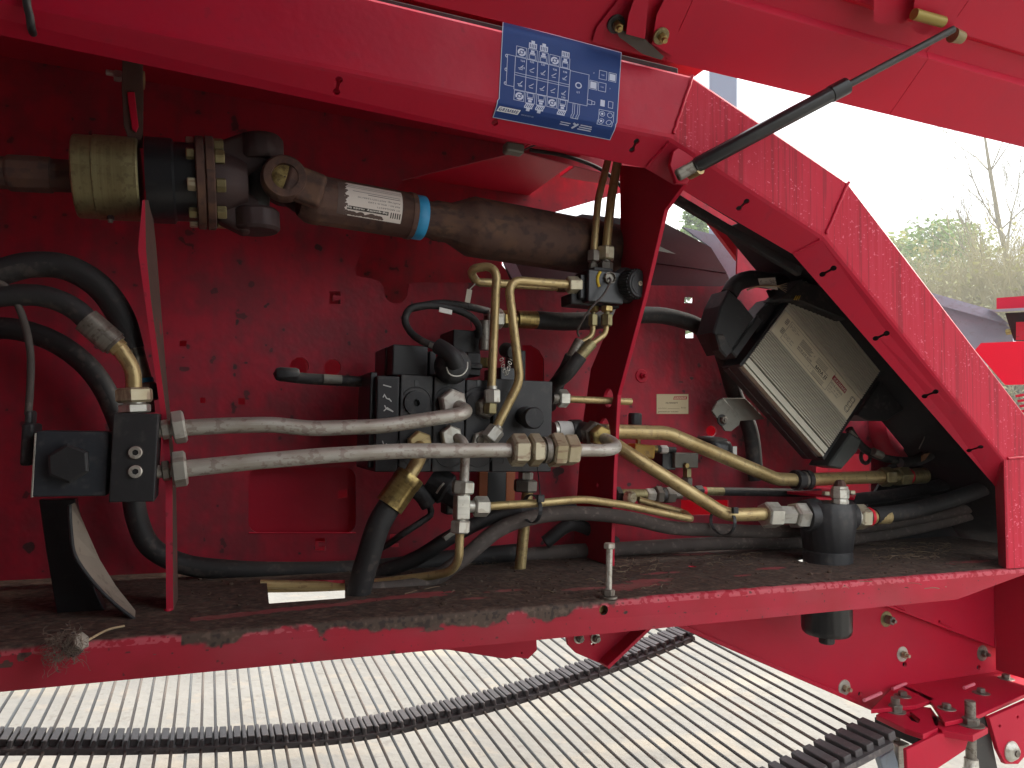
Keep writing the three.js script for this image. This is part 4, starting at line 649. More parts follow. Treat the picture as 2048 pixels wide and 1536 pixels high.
{ // two long pale pipes in front
  const t = thing('steel_pipe', 'upper long pale steel pipe from the left block into the valve bank', 'pipe'); const z = 0.27, q = (x, y, zz = z) => P(x, y, zz);
  put('tube', pipeG([q(362, 856), q(450, 851), q(545, 849), q(620, 857), q(760, 853), q(940, 826), q(905, 806, 0.19)], 0.0104, [0, .2, .2, .2, .3, 0.026]), std({ map: M.silver.map, roughness: 0.5, metalness: 0.55 }), t);
  runX(t, 314, 862, 0.275, [['c', 28, 322], ['h', 34, 340, M.zinc], ['c', 30, 344], ['h', 58, 371, M.zinc]], M.zinc, 852);
  put('nut', hexG(P(900, 806, 0.2), dz, px(P(900, 806, 0.2), 48), 0.024, 0.2), M.silver, t);
  const u = thing('steel_pipe', 'lower long pale steel pipe with a row of union nuts and a return bend', 'pipe'); const zu = 0.285, w = (x, y, zz = zu) => P(x, y, zz);
  put('tube', pipeG([w(362, 938), w(520, 922), w(650, 911), w(800, 902), w(1040, 900)], 0.0106, [0, .5, .5, .5]), M.silver, u);
  runX(u, 314, 944, 0.285, [['c', 26, 324], ['h', 36, 340, M.zincDull], ['c', 28, 344], ['h', 62, 374, M.zinc]], M.zinc, 936);
  runX(u, 1021, 900, zu, [['h', 58, 1052, M.rustNut], ['c', 30, 1057], ['h', 58, 1081, M.rustNut], ['c', 46, 1086, M.zincDull], ['c', 54, 1096, M.zincDull], ['c', 42, 1099, M.steelDark], ['h', 62, 1125, M.rustNut], ['h', 56, 1152, M.rustNut]], M.zinc);
  put('return_bend', hoseG([w(1145, 900), w(1185, 900.5), w(1212, 900), w(1228, 897, 0.275), w(1231, 891, 0.255), w(1222, 883, 0.225), w(1206, 876, 0.2), w(1194, 872, 0.185)], 0.0098, 20), M.silver, u);
  const e0 = P(1205, 873, 0.205), e1 = P(1150, 858, 0.1); run(u, e0, e1, [['h', 0.033, 0.16, M.brass], ['h', 0.04, 0.4, M.zincDull], ['c', 0.034, 0.7, M.steelDark], ['c', 0.03, 1, M.steelDark]], M.zinc);
  runX(u, 1106, 862, 0.12, [['c', 36, 1113, M.zinc], ['c', 40, 1140, std({ map: print(256, 128, (x, w, h) => { x.fillStyle = '#cfcdc8'; x.fillRect(0, 0, w, h); x.strokeStyle = '#55524c'; x.lineWidth = 5; for (const o of [20, 84, 148, 212]) { x.beginPath(); x.moveTo(o, 30); x.lineTo(o + 18, 50); x.lineTo(o + 6, 62); x.lineTo(o + 24, 84); x.stroke(); x.beginPath(); x.arc(o + 34, 48, 9, 0, 7); x.stroke(); } }), roughness: 0.6 }), 'white_tag'], ['c', 46, 1160, M.steelDark]], M.zinc);
}
{ // valve bank
  const t = thing('valve_bank', 'black sectional hydraulic valve bank with solenoids on top and chalk writing on its end', 'valve bank');
  const z = 0.2, D = 0.12;
  put('end_section', boxPx(752, 752, 797, 944, z, D + 0.03), M.black, t);
  put('end_section', boxPx(738, 744, 752, 936, 0.185, 0.09), M.blackGloss, t);
  const xs = [799, 866, 931, 983];
  for (let i = 0; i < 3; i++) {
    const s = put('valve_section', boxPx(xs[i], 750 + i * 5, xs[i + 1] - 2, 944, z, D), M.black, t), cx = (xs[i] + xs[i + 1]) / 2;
    const ring = (x, y, r, a0, a1, rad) => { const p = []; for (let k = 0; k <= 16; k++) { const a = a0 + (a1 - a0) * k / 16; p.push(P(x + r * Math.cos(a), y - r * Math.sin(a), z + 0.0002)); } put('cast_rib', hoseG(p, rad, 6), M.black, s); };
    ring(cx, 804, 30, -0.3, 2.6, 0.0009); ring(cx, 905, 29, 3.3, 6.1, 0.0009);
    put('port', lathe(P(cx - 2, 806, z - 0.001), dz, i ? [[0.019, 0], [0.019, 0.004], [0.017, 0.005], [0.001, 0.005]] : [[0.019, 0], [0.018, 0.006], [0.0055, 0.007], [0.0052, 0.001], [0.001, 0.001]]), M.plastic, s);
    put('stamp', boxPx(cx - 3, 760, cx + 4, 772, z + 0.0008, 0.002, 0.0002), M.blackGloss, s);
  }
  put('connection_block', boxPx(985, 760, 1104, 944, z, D, 0.002), M.black, t);
  for (const [x, y] of [[1011, 787], [1002, 921]]) put('drilled_hole', lathe(P(x, y, z + 0.0004), dz, [[0.0052, 0], [0.0045, 0.0004], [0.0035, -0.004], [0.0001, -0.004]]), M.steelDark, t);
  const pg = put('relief_cap', cyl(P(1048, 832, z), dz, 0.015, 0.015, 0.03), M.blackGloss, t); put('cap', lathe(P(1064, 836, z + 0.03).setZ(z + 0.018), dz, [[0.0165, 0], [0.017, 0.004], [0.017, 0.02], [0.0155, 0.0225], [0.0001, 0.0225]], 36), M.plastic, pg);
  pg.position.add(V(0, 0, 0));
  // chalk numbers on the end section
  const cm = print(128, 512, (x, w, h) => { x.fillStyle = '#29292b'; x.fillRect(0, 0, w, h); x.strokeStyle = '#b8b8b4'; x.lineWidth = 7; x.lineCap = 'round'; const L = (...p) => { x.beginPath(); x.moveTo(p[0], p[1]); for (let i = 2; i < p.length; i += 2) x.lineTo(p[i], p[i + 1]); x.stroke(); };
    L(36, 36, 84, 48); L(34, 108, 42, 94, 56, 116, 72, 122); L(72, 118, 86, 134); L(44, 160, 54, 178, 100, 196, 60, 172, 40, 190); L(60, 290, 88, 302); L(30, 372, 38, 396, 56, 388, 60, 404); L(70, 392, 92, 420); });
  put('chalk_mark', sheet(P(756, 758, z + 0.0008), P(795, 758, z + 0.0008), P(756, 930, z + 0.0008), P(795, 930, z + 0.0008)), std({ map: cm, roughness: 0.7 }), t);
  // solenoid row on the top
  const s = (n, a, m = M.plastic, zz = 0.15, d = 0.08, b = 0.003) => put(n, boxPx(...a, zz, d, b), m, t);
  s('solenoid', [785, 690, 856, 752], M.black, 0.17); s('solenoid', [858, 702, 872, 752], M.black, 0.16); s('solenoid', [770, 694, 786, 752], M.blackGloss, 0.13);
  s('solenoid', [934, 705, 962, 752], M.black, 0.165); s('solenoid', [928, 726, 966, 738], M.black, 0.17);
  s('solenoid', [906, 660, 962, 706], M.black, 0.1); s('solenoid', [960, 655, 975, 690], M.zincDull, 0.1, 0.04);
  put('brass_nut', hexG(P(967, 735, 0.14), dy, 0.02, 0.016), M.brass, t); put('steel_adaptor', cyl(P(968, 700, 0.12), dy, 0.009, 0.009, 0.05), M.zincDull, t);
  put('solenoid_plate', boxPx(872, 748, 932, 753, 0.19, 0.06, 0.001), M.zincDull, t);
  const pl = put('angled_plug', lathe(P(900, 734, 0.2), V(0.12, 0.05, 1), [[0.001, 0], [0.027, 0], [0.028, 0.01], [0.026, 0.022], [0.02, 0.028], [0.001, 0.03]], 28), M.plastic, t);
  put('wire_clip', hoseG([P(893, 734, 0.236), P(897, 746, 0.237), P(908, 752, 0.237), P(924, 750, 0.236), P(934, 738, 0.234), P(935, 724, 0.232)], 0.0011, 6), M.zinc, pl);
  put('cable_boot', hoseG([P(915, 732, 0.236), P(908, 716, 0.24), P(890, 700, 0.23), P(876, 692, 0.22)], 0.0125, 14), M.plastic, pl);
  // chain, red painted end ring, valve on the back
  const ch = []; for (let i = 0; i < 14; i++) { const a = i / 13, x = 1003 + 18 * a, y = 719 + Math.sin(a * Math.PI) * 28; const r = new THREE.TorusGeometry(0.0022, 0.0006, 6, 10); r.scale(1, 1.5, 1); r.rotateY(i % 2 ? 1.4 : 0.2); r.rotateZ((a - 0.5) * 2.2); const p = P(x, y, 0.185); r.translate(p.x, p.y, p.z); ch.push(r); }
  put('dust_cap_chain', mergeGeometries(ch), M.zinc, t);
  put('test_coupling', lathe(P(1012, 700, 0.12), V(0, -0.2, 1), [[0.001, 0], [0.013, 0], [0.013, 0.03], [0.011, 0.036], [0.001, 0.04]]), M.steelDark, t); put('test_coupling', cyl(P(1028, 712, 0.13), dy, 0.008, 0.008, 0.02), M.zincDull, t);
  s('solenoid', [1000, 735, 1046, 764], M.blackGloss, 0.14); s('solenoid', [1030, 700, 1052, 764], M.steelDark, 0.1, 0.05);
  // handle like cable on the left
  const c = thing('plug_cable', 'short black cable end with grey sleeve left of the valve bank', 'cable'); const zq = 0.11;
  put('cable', hoseG([P(556, 750, zq), P(600, 756, zq), P(660, 760, zq), P(730, 764, zq)], 0.0088, 14), M.rubber, c); put('cable_end', lathe(P(552, 748, zq), dx, [[0.001, -0.004], [0.009, 0], [0.0112, 0.006], [0.0108, 0.03], [0.009, 0.034]]), M.plastic, c); put('sleeve', cyl(P(647, 758, zq + 0.0035), dx, 0.0075, 0.0075, 0.028), M.grey, c);
  const l = thing('sensor_cable', 'black sensor cable looping over the solenoids with a white tag', 'cable'); const zl = 0.17, g = (x, y, zz = zl) => P(x, y, zz);
  put('cable', hoseG([g(876, 694, 0.21), g(850, 685, 0.2), g(822, 665, 0.18), g(810, 640), g(820, 618), g(850, 611), g(900, 616), g(940, 632), g(958, 655, 0.14), g(956, 672, 0.12)], 0.0058, 12), M.rubber, l);
  put('cable', hoseG([g(824, 616, 0.14), g(880, 607, 0.13), g(930, 612, 0.12), g(975, 622, 0.1)], 0.0065, 12), M.rubber, l);
  put('tag', beamG(g(878, 619, zl + 0.0062), g(904, 625, zl + 0.0062), 0.008, 0.002), M.white, l); put('tag', beamG(g(858, 689, 0.214), g(873, 695, 0.216), 0.008, 0.004), M.grey, l);
  const wt = thing('wire_tag', 'small cream tag hanging on a thin wire above the cable loop', 'tag'); put('tag_plate', obox(P(937, 592, 0.17), V(1, -0.15, 0), dy, 0.009, 0.022, 0.001, 0.0003), std({ map: print(64, 128, (x, w, h) => { x.fillStyle = '#c9c2b2'; x.fillRect(0, 0, w, h); x.fillStyle = '#4a4440'; for (let i = 0; i < 6; i++) x.fillRect(20, 14 + i * 18, 24, 8); }), roughness: 0.7 }), wt);
  put('wire', hoseG([P(936, 604, 0.17), P(940, 630, 0.165), P(943, 655, 0.15)], 0.0006, 6), M.steelDark, wt); put('wire', hoseG([P(938, 580, 0.17), P(948, 570, 0.17), P(955, 560, 0.17)], 0.001, 6), M.zinc, wt);
}
{ // pipes that climb from the bank to the small valve
  const t = thing('steel_pipe', 'vertical yellow zinc pipe with dark top bend, left one above the valve bank', 'pipe');
  put('tube', pipeG([P(983, 776, 0.215), P(994, 530, 0.215), P(938, 538, 0.185), P(952, 564, 0.165), P(1130, 575, 0.165)], 0.0069, [0, 0.022, 0.02, 0.014]), M.gold, t);
  run(t, P(984, 806, 0.222), P(984, 772, 0.222), [['h', 0.0225, 0.8, M.zinc], ['c', 0.016, 1]], M.zinc);
  run(t, P(981, 828, 0.222), P(982, 806, 0.222), [['h', 0.018, 1, M.olive]], M.olive); put('elbow_hex', hexG(P(966, 815, 0.199), V(0.25, 0, 1), 0.031, 0.017), M.zincDull, t); put('elbow_body', cyl(P(966, 816, 0.21), V(0.8, 0, 0.3), 0.009, 0.009, 0.018), M.olive, t);
  runX(t, 1113, 573, 0.165, [['h', 20, 1132, M.olive]], M.olive);
  const u = thing('steel_pipe', 'kinked yellow zinc pipe to the right of the vertical one', 'pipe');
  put('tube', pipeG([P(984, 872, 0.225), P(1040, 762, 0.225), P(1016, 560, 0.225), P(1140, 569, 0.205)], 0.0071, [0, 0.045, 0.022]), M.gold, u);
  run(u, P(977, 880, 0.226), P(998, 853, 0.226), [['h', 0.0245, 0.85, M.zinc], ['c', 0.016, 1]], M.zinc);
  runX(u, 1134, 570, 0.205, [['h', 30, 1160, M.rustNut], ['h', 22, 1172, M.olive]], M.olive);
}
{ // small valve with knob
  const t = thing('knob_valve', 'small grimy valve with black ribbed adjusting knob on the centre plate', 'valve'); const z = 0.225;
  put('valve_body', boxPx(1176, 541, 1248, 606, z, 0.05, 0.003), M.blackGloss, t); put('valve_body', boxPx(1160, 548, 1178, 598, z - 0.01, 0.04, 0.003), M.blackGloss, t);
  put('valve_head', boxPx(1188, 535, 1226, 545, z - 0.006, 0.035, 0.002), M.plastic, t); put('valve_base', boxPx(1142, 590, 1240, 612, z - 0.02, 0.04, 0.003), M.plastic, t);
  put('barrel', cyl(P(1236, 571, z - 0.018), dx, 0.019, 0.019, 0.012), M.plastic, t);
  const kp = P(1258, 570, z - 0.004), kd = V(0.22, -0.06, 1).normalize(), kn = put('knob', lathe(kp.clone().addScaledVector(kd, -0.012), kd, [[0.001, 0], [0.030, 0], [0.031, 0.004], [0.029, 0.008], [0.0245, 0.01], [0.0235, 0.034], [0.022, 0.037], [0.001, 0.0375]], 40), M.plastic, t);
  const kx = V().crossVectors(dy, kd).normalize(), ky = V().crossVectors(kd, kx);
  for (let i = 0; i < 26; i++) { const a = i / 26 * 6.2832, o = kx.clone().multiplyScalar(Math.cos(a) * 0.0243).addScaledVector(ky, Math.sin(a) * 0.0243); put('rib', obox(kp.clone().addScaledVector(kd, 0.010).add(o), kd, o, 0.022, 0.003, 0.0028, 0.0006), M.plastic, kn); }
  put('cap', lathe(kp.clone().addScaledVector(kd, 0.0252), kd, [[0.018, 0], [0.018, 0.0012], [0.004, 0.0012], [0.004, 0.0028], [0.002, 0.003], [0.0001, 0.001]], 28), M.plastic, kn); put('screw', lathe(kp.clone().addScaledVector(kd, 0.0262), kd, [[0.0042, 0], [0.0042, 0.002], [0.0018, 0.0022], [0.0016, 0.001], [0.0001, 0.001]]), M.rustNut, kn);
  put('yellow_mark', (() => { const p = []; for (let i = 0; i <= 8; i++) { const a = 2.3 + i / 8 * 1.5; p.push(P(1212 + 17 * Math.cos(a), 560 - 22 * Math.sin(a), z + 0.0004)); } return hoseG(p, 0.0026, 6); })(), M.yellow, t);
  put('coil_opening', lathe(P(1219, 556, z + 0.001), dz, [[0.0105, -0.002], [0.0105, 0.004], [0.009, 0.005], [0.008, 0.001], [0.0001, 0.001]], 8), M.zincDull, t);
  const c = thing('thin_cable', 'thin grey cable drooping from the knob valve to the hose below', 'cable'); put('cable', hoseG([P(1219, 556, z + 0.004), P(1221, 562, z + 0.016), P(1208, 588, z + 0.02), P(1180, 618, z + 0.014), P(1163, 645, z + 0.004), P(1155, 663, z - 0.008), P(1158, 672, z - 0.02)], 0.0019, 8), M.rubberDust, c);
  // upper pair of pipes
  for (const [pts, r, w1, lab] of [[[[1187, 508], [1196, 400], [1216, 320], [1226, 290]], 0.0062, 22, 'thinner left one of two upright pipes above the knob valve'], [[[1212, 500], [1222, 400], [1236, 318], [1244, 290]], 0.0078, 32, 'thicker right one of two upright pipes above the knob valve']]) { const u = thing('steel_pipe', lab, 'pipe'); put('tube', pipeG(pts.map(p => P(p[0], p[1], 0.20)), r, 0.1), M.gold, u); const a = P(pts[0][0], pts[0][1] + 8, 0.2); run(u, P(pts[0][0] - 1, 542, 0.2), P(pts[0][0], w1 > 25 ? 494 : 501, 0.2), [['h', px(a, w1 - 6), 0.36, M.zincDull], ['c', px(a, w1 - 12), 0.45], ['h', px(a, w1), 1, w1 > 25 ? M.rustNut : M.zincDull]], M.zincDull); }
  // lower pair of hose ends
  for (const [x, e, f, h, w1] of [[1187, [1181, 664], [1160, 682], [1118, 760], 17], [1214, [1207, 660], [1184, 686], [1108, 772], 20]]) {
    const v = thing('thin_hose', x < 1200 ? 'left thin hose with dull grey ferrule below the knob valve' : 'right thin hose with olive ferrule below the knob valve', 'hose');
    const zz = x < 1200 ? 0.2 : 0.212, a = P(x, 614, zz), q = (p, o = 0) => P(p[0], p[1], zz + o), f0 = f, dirf = P(h[0], h[1], zz).sub(q(f)).normalize();
    run(v, P(x, 612, zz), P(x - 1, 652, zz), [['h', px(a, w1 + 2), 0.3, M.brass], ['c', px(a, w1 - 7), 0.42], ['h', px(a, w1), 1, M.olive]], M.olive);
    const ff = q([f[0] + 0, f[1]]); put('bent_tube', pipeG([P(x - 1, 650, zz), q([e[0] + 4, e[1] + 8]), ff.clone().addScaledVector(dirf, 0.006)], px(a, 5.5), 0.03), M.gold, v);
    put('ferrule', cyl(ff, dirf, px(a, 11), px(a, 11), px(a, 40)), x < 1200 ? M.zincDull : M.olive, v);
    put('hose', hoseG([ff.clone().addScaledVector(dirf, px(a, 36)), q([f[0] + (h[0] - f[0]) * 0.65, f[1] + (h[1] - f[1]) * 0.7], -0.01), q([h[0], h[1]], -0.06), q([h[0] - 8, h[1] + 40], -0.12)], px(a, 14)), M.rubber, v);
  }
}
{ // horizontal fat hose behind
  const t = thing('rubber_hose', 'fat black hose with brass ferrule running level behind the knob valve', 'hose'); const z = 0.1, q = (x, y, zz = z) => P(x, y, zz);
  put('hose', hoseG([q(1072, 640), q(1130, 643), q(1200, 640), q(1280, 630, 0.07), q(1340, 634, 0.06), q(1400, 655, 0.06), q(1436, 690, 0.07), q(1470, 790, 0.03), q(1500, 860, 0.03), q(1512, 960, 0.03)], 0.0165), M.rubber, t);
  runX(t, 972, 637, z, [['h', 36, 1004, M.zinc], ['h', 30, 1018, M.brass], ['c', 26, 1034, M.brass], ['c', 36, 1078, M.brass, 'ferrule']], M.zinc, 640);
  put('elbow', cyl(q(980, 690), q(982, 637).sub(q(980, 690)), 0.012, 0.012, 0.05), M.zincDull, t);
}
{ // short pipe through the plate
  const t = thing('steel_pipe', 'short golden pipe from the right face of the bank through the plate', 'pipe'); const z = 0.14;
  put('tube', cyl(P(1130, 798, z), P(1252, 803, z).sub(P(1130, 798, z)), 0.0062, 0.0062, P(1130, 798, z).distanceTo(P(1262, 803, z))), M.gold, t);
  runX(t, 1104, 796, z, [['c', 24, 1115, M.zincDull], ['h', 32, 1135, M.zinc]], M.zinc, 797);
}
{ // pipe with tee below the bank
  const t = thing('tee_fitting', 'silver tee fitting with three nuts hanging below the valve bank', 'tee fitting'); const z = 0.245, q = (x, y, zz = z) => P(x, y, zz), a = q(925, 1000), s = n => px(a, n);
  run(t, q(927, 962), q(925, 992), [['h', s(40), 0.85, M.zinc], ['c', s(28), 1]], M.zinc); put('tee_body', obox(q(923, 1014), dx, dy, s(28), s(48), s(28), 0.002), M.zinc, t); runX(t, 934, 1013, z, [['c', 24, 948], ['h', 36, 976, M.zinc]], M.zinc);
  run(t, q(922, 1034), q(920, 1066), [['c', s(22), 0.2], ['h', s(36), 1, M.zinc]], M.zinc);
  const u = thing('steel_pipe', 'curved golden pipe from the tee down along the tray', 'pipe'); put('tube', pipeG([q(920, 1060), q(917, 1140), q(860, 1152, 0.21), q(700, 1172, 0.13), q(520, 1168, 0.12)], s(8.8), [0, 0.045, 0.1, 0.1]), M.gold, u);
  const n = thing('steel_pipe', 'short pale pipe curving from the bank into the tee', 'pipe'); put('tube', pipeG([q(900, 872, 0.2), q(932, 880, 0.235), q(928, 968)], s(9.5), 0.045), M.silver, n); put('nut', hexG(P(898, 872, 0.199), dz, 0.03, 0.018), M.zinc, n);
  const w = thing('steel_pipe', 'slim golden pipe from the tee to the right with hairpin end', 'pipe'); put('tube', pipeG([q(970, 1013), q(1080, 1006), q(1165, 998), q(1250, 1010, 0.22), q(1382, 1038, 0.2), q(1370, 1026, 0.15), q(1278, 1000, 0.12)], s(8.4), [0, 0.2, 0.12, 0.2, 0.012, 0.012]), M.gold, w);
  const y = thing('hexagon_plug', 'zinc hexagon plug at the lower right port of the last valve section', 'plug'); put('plug_head', hexG(P(960, 880, 0.2), dz, 0.026, 0.012), M.zinc, y); put('plug_core', cyl(P(960, 880, 0.211), dz, 0.007, 0.006, 0.004), M.zincDull, y);
  // pipe straight down through the tray
  const v = thing('steel_pipe', 'vertical golden pipe dropping from the bank through a hole in the tray', 'pipe'); const zz = 0.12; put('tube', cyl(P(1034, 1200, zz), P(1056, 975, zz).sub(P(1034, 1200, zz)), 0.0098, 0.0098, P(1034, 1200, zz).distanceTo(P(1056, 975, zz))), M.gold, v);
  run(v, P(1050, 984, zz), P(1052, 944, zz), [['h', 0.036, 0.62, M.zincDull], ['h', 0.022, 1, M.zinc]], M.zinc);
  for (const [x0, x1, m] of [[975, 1012, M.blackGloss], [1012, 1030, std({ color: 0xa05018, roughness: 0.5 })], [958, 975, std({ color: 0xa05018, roughness: 0.5 })]]) put('panel_strip', boxPx(x0, 944, x1, 1030, 0.03, 0.01, 0.001), m, frame);
}
{ // hose with brass ferrule
  const t = thing('rubber_hose', 'thick black hose with long brass ferrule dropping through the tray slot', 'hose'); const z = 0.25, q = (x, y, zz = z) => P(x, y, zz), a = q(800, 980), s = n => px(a, n);
  put('nut', hexG(P(836, 886, 0.2), dz, 0.033, 0.018, 0.2), M.gold, t); put('bent_tube', pipeG([q(836, 886, 0.2), q(842, 912, 0.245), q(820, 950), q(806, 970)], s(14.5), 0.06), M.gold, t);
  const f0 = q(822, 950), f1 = q(778, 1012); put('ferrule', lathe(f0, f1.clone().sub(f0), [[s(13), 0], [s(29), 0], [s(30), 0.002], [s(30), 0.014], [s(29), 0.015], [s(29.5), f0.distanceTo(f1)], [s(24), f0.distanceTo(f1)]]), M.brass, t);
  put('hose', hoseG([q(784, 1003), q(757, 1050), q(738, 1110, 0.245), q(722, 1165, 0.24), q(712, 1215, 0.235), q(708, 1260, 0.23)], s(24)), M.rubber, t);
  const k = thing('plug_cable', 'black angled plug with cable hanging beside the brass ferrule', 'cable'); const zk = 0.17, g = (x, y, zz = zk) => P(x, y, zz);
  put('plug', hoseG([g(826, 975), g(845, 990), g(858, 1010)], 0.0135, 12), M.plastic, k); put('cable', hoseG([g(858, 1008), g(862, 1028), g(845, 1042), g(810, 1065), g(770, 1092, 0.12), g(745, 1105, 0.1)], 0.0052, 10), M.rubber, k);
  const b = thing('lower_solenoid', 'black round coil with angled plug under the valve bank', 'solenoid'); put('coil', lathe(g(862, 958, 0.16), V(1, -0.7, 0.5), [[0.001, 0], [0.026, 0], [0.026, 0.03], [0.021, 0.034], [0.02, 0.055], [0.001, 0.056]], 28), M.plastic, b); put('plug', boxPx(893, 985, 926, 1030, 0.18, 0.035, 0.004), M.plastic, b); put('clip', hoseG([g(873, 986, 0.195), g(880, 975, 0.2), g(888, 966, 0.2)], 0.0018, 6), M.zinc, b);
  const e = thing('zip_end', 'pale cut cable tail with lettering below the tee nut', 'cable'); put('sleeve', beamG(P(887, 1078, 0.2), P(908, 1062, 0.2), 0.008, 0.008), M.grey, e);
}
{ // hoses that lie along the tray
  const h = (label, pts, r, m = M.rubber) => { const t = thing('rubber_hose', label, 'hose'); put('hose', hoseG(pts.map(p => P(...p)), r), m, t); };
  h('dusty grey brown hose rising in a long bow over the tray', [[742, 1182, 0.2], [850, 1166, 0.2], [925, 1118, 0.2], [1000, 1058, 0.2], [1080, 1032, 0.19], [1170, 1027, 0.18], [1260, 1037, 0.17], [1340, 1055, 0.16], [1430, 1060, 0.15], [1520, 1063, 0.15], [1640, 1060, 0.12], [1760, 1050, 0.1], [1900, 1025, 0.1], [2010, 995, 0.12]], 0.0122, M.rubberDust);
  h('clean black hose running parallel above the dusty one', [[742, 1150, 0.1], [830, 1118, 0.14], [900, 1075, 0.16], [975, 1038, 0.165], [1060, 1020, 0.165], [1150, 1022, 0.16]], 0.0118);
  h('dark hose lying low along the rear of the tray', [[1040, 1112, 0.04], [1150, 1102, 0.05], [1240, 1098, 0.06], [1340, 1092, 0.07], [1460, 1086, 0.08], [1580, 1084, 0.08], [1720, 1075, 0.08], [1860, 1050, 0.09], [2020, 1005, 0.1]], 0.0135, M.rubberDust);
  h('black hose in the rear right corner, upper one of the bundle', [[1700, 1000, 0.06], [1800, 988, 0.07], [1900, 965, 0.09], [2010, 935, 0.1]], 0.014);
  h('black hose in the rear right corner, middle one of the bundle', [[1690, 1042, 0.14], [1790, 1028, 0.14], [1900, 1000, 0.14], [2010, 965, 0.14]], 0.0145);
  h('black hose from the filter outlet into the dark right corner', [[1745, 1032, 0.216], [1830, 1020, 0.2], [1930, 990, 0.18], [2020, 955, 0.17]], 0.0165);
  h('short black hose stub under the tray hoses beside the plate', [[1090, 1085, 0.06], [1140, 1050, 0.07], [1180, 1060, 0.06], [1230, 1085, 0.04]], 0.012);
  { const t = thing('corner_shade_sheet', 'added black sheet standing for the shade in the rear right corner behind the hoses', 'sheet'); put('sheet', plateZ(px3([[1780, 930], [1860, 905], [1990, 960], [2010, 1000], [2010, 1118], [1720, 1112], [1720, 1040]], 0.03), 0.03, 0.006), M.matteBlack, t); }  // black sheet added where the corner is only a shaded cavity
  const ties = [[1081, 1022, 0.2575, 22, 60, 'on the bowed hose and the slim pipe'], [1470, 1046, 0.231, 12, 60, 'around the large golden pipe and dusty hose']];
  for (const [x, y, z, w, hh, l] of ties) { const t = thing('cable_tie', `black cable tie ${l}`, 'cable tie', null); const c = P(x, y, z), r = px(c, hh / 2); const pts = []; for (let i = 0; i <= 24; i++) { const a = i / 24 * 6.2832; pts.push(c.clone().add(V(0.0015 * Math.sin(a), r * 0.95 * Math.sin(a), (-0.034 + 0.034 * Math.cos(a))))); }
    const bnd = hoseG(pts, 0.0009, 6); const gs = []; for (let i = 0; i < 24; i++) gs.push(beamG(pts[i], pts[i + 1], 0.0012, 0.0065, pts[i].clone().sub(c.clone().add(V(0, 0, -0.034))).normalize(), 0.0003)); put('band', mergeGeometries(gs), M.plastic, t); put('lock', obox(P(x, y - hh * 0.42, z + 0.003), dx, dy, 0.011, 0.011, 0.007, 0.001), M.plastic, t); if (x < 1100) put('tail', hoseG([P(x, y - hh * 0.5, z), P(x - 4, y - 70, z - 0.02), P(x - 8, y - 100, z - 0.04)], 0.0009, 6), M.plastic, t); }
}
for (const [a, b, lab] of [[1160, 1156, 'rear golden pipe of the two under the tray slot'], [1177, 1171, 'front golden pipe of the two under the tray slot']]) { const t = thing('steel_pipe', lab, 'pipe'); put('tube', hoseG([onY(440, a, 0.004), onY(530, a, 0.004), onY(640, (a + b) / 2 + 1, 0.004), onY(720, b, 0.004)], 0.0062), M.gold, t); }
{ // upright bolt at the tray edge
  const t = thing('upright_bolt', 'long zinc bolt standing upright on the front edge of the tray', 'bolt'); const c = onY(1217, 1196, YT), top = P(1219, 1090, c.z);
  const d = top.clone().sub(c).normalize(), L = c.distanceTo(top);
  put('shank', cyl(c.clone().addScaledVector(d, -0.03), d, 0.0046, 0.0046, L + 0.026, 16), M.zinc, t); put('bolt_head', hexG(c.clone().addScaledVector(d, L - 0.005), d, 0.0145, 0.008), M.zinc, t); put('nut', hexG(c.clone().addScaledVector(d, 0.003), d, 0.0155, 0.0095), M.zincDull, t); put('washer', cyl(c.clone().addScaledVector(d, 0), d, 0.0125, 0.0125, 0.003), M.zincDull, t); put('nut', hexG(c.clone().addScaledVector(d, -0.019), d, 0.0155, 0.014), M.olive, t);
}

// ------------------------------------------------------------------ right half: big golden pipes, filter, control box
const fz = onY(1648, 1122, YT).z;
{
  const t = thing('steel_pipe', 'upper large golden pipe bending down to the right behind the filter', 'pipe'); const z = 0.12, q = (x, y, zz = z) => P(x, y, zz), r = px(q(1400, 890), 14);
  put('tube', pipeG([q(1190, 862), q(1335, 866), q(1552, 958), q(1600, 960), q(1800, 952)], r, [0, 0.09, 0.08, 0.3]), M.gold, t);
  runX(t, 1762, 954, z, [['h', 34, 1782, M.olive], ['c', 28, 1792], ['h', 34, 1814, M.olive], ['c', 30, 1818, M.redGloss], ['c', 32, 1848, M.olive]], M.olive, 951);
  const cl = put('pipe_clamp', lathe(q(1588, 960), dx, [[r * 1.02, 0], [r * 1.5, 0.001], [r * 1.55, 0.012], [r * 1.3, 0.013], [r * 1.3, 0.026], [r * 1.55, 0.027], [r * 1.5, 0.038], [r * 1.02, 0.039]]), M.rubber, t); put('band', lathe(q(1604, 960), dx, [[r * 1.33, 0], [r * 1.36, 0.001], [r * 1.36, 0.009], [r * 1.33, 0.01]]), M.zincDull, cl);
  const u = thing('steel_pipe', 'lower large golden pipe slanting down to the filter inlet', 'pipe'); const w = (x, y, zz = 0.2) => P(x, y, zz);
  put('tube', pipeG([w(1190, 862, 0.11), w(1250, 902, 0.16), w(1452, 1030, fz), w(1535, 1028, fz)], px(w(1400, 990), 13.5), [0, 0.1, 0.06]), M.gold, u);
  runX(u, 1527, 1030, fz, [['h', 46, 1556, M.zinc], ['h', 34, 1585, M.zinc], ['h', 46, 1616, M.zinc], ['c', 34, 1630, M.zincDull]], M.zinc, 1031);
}
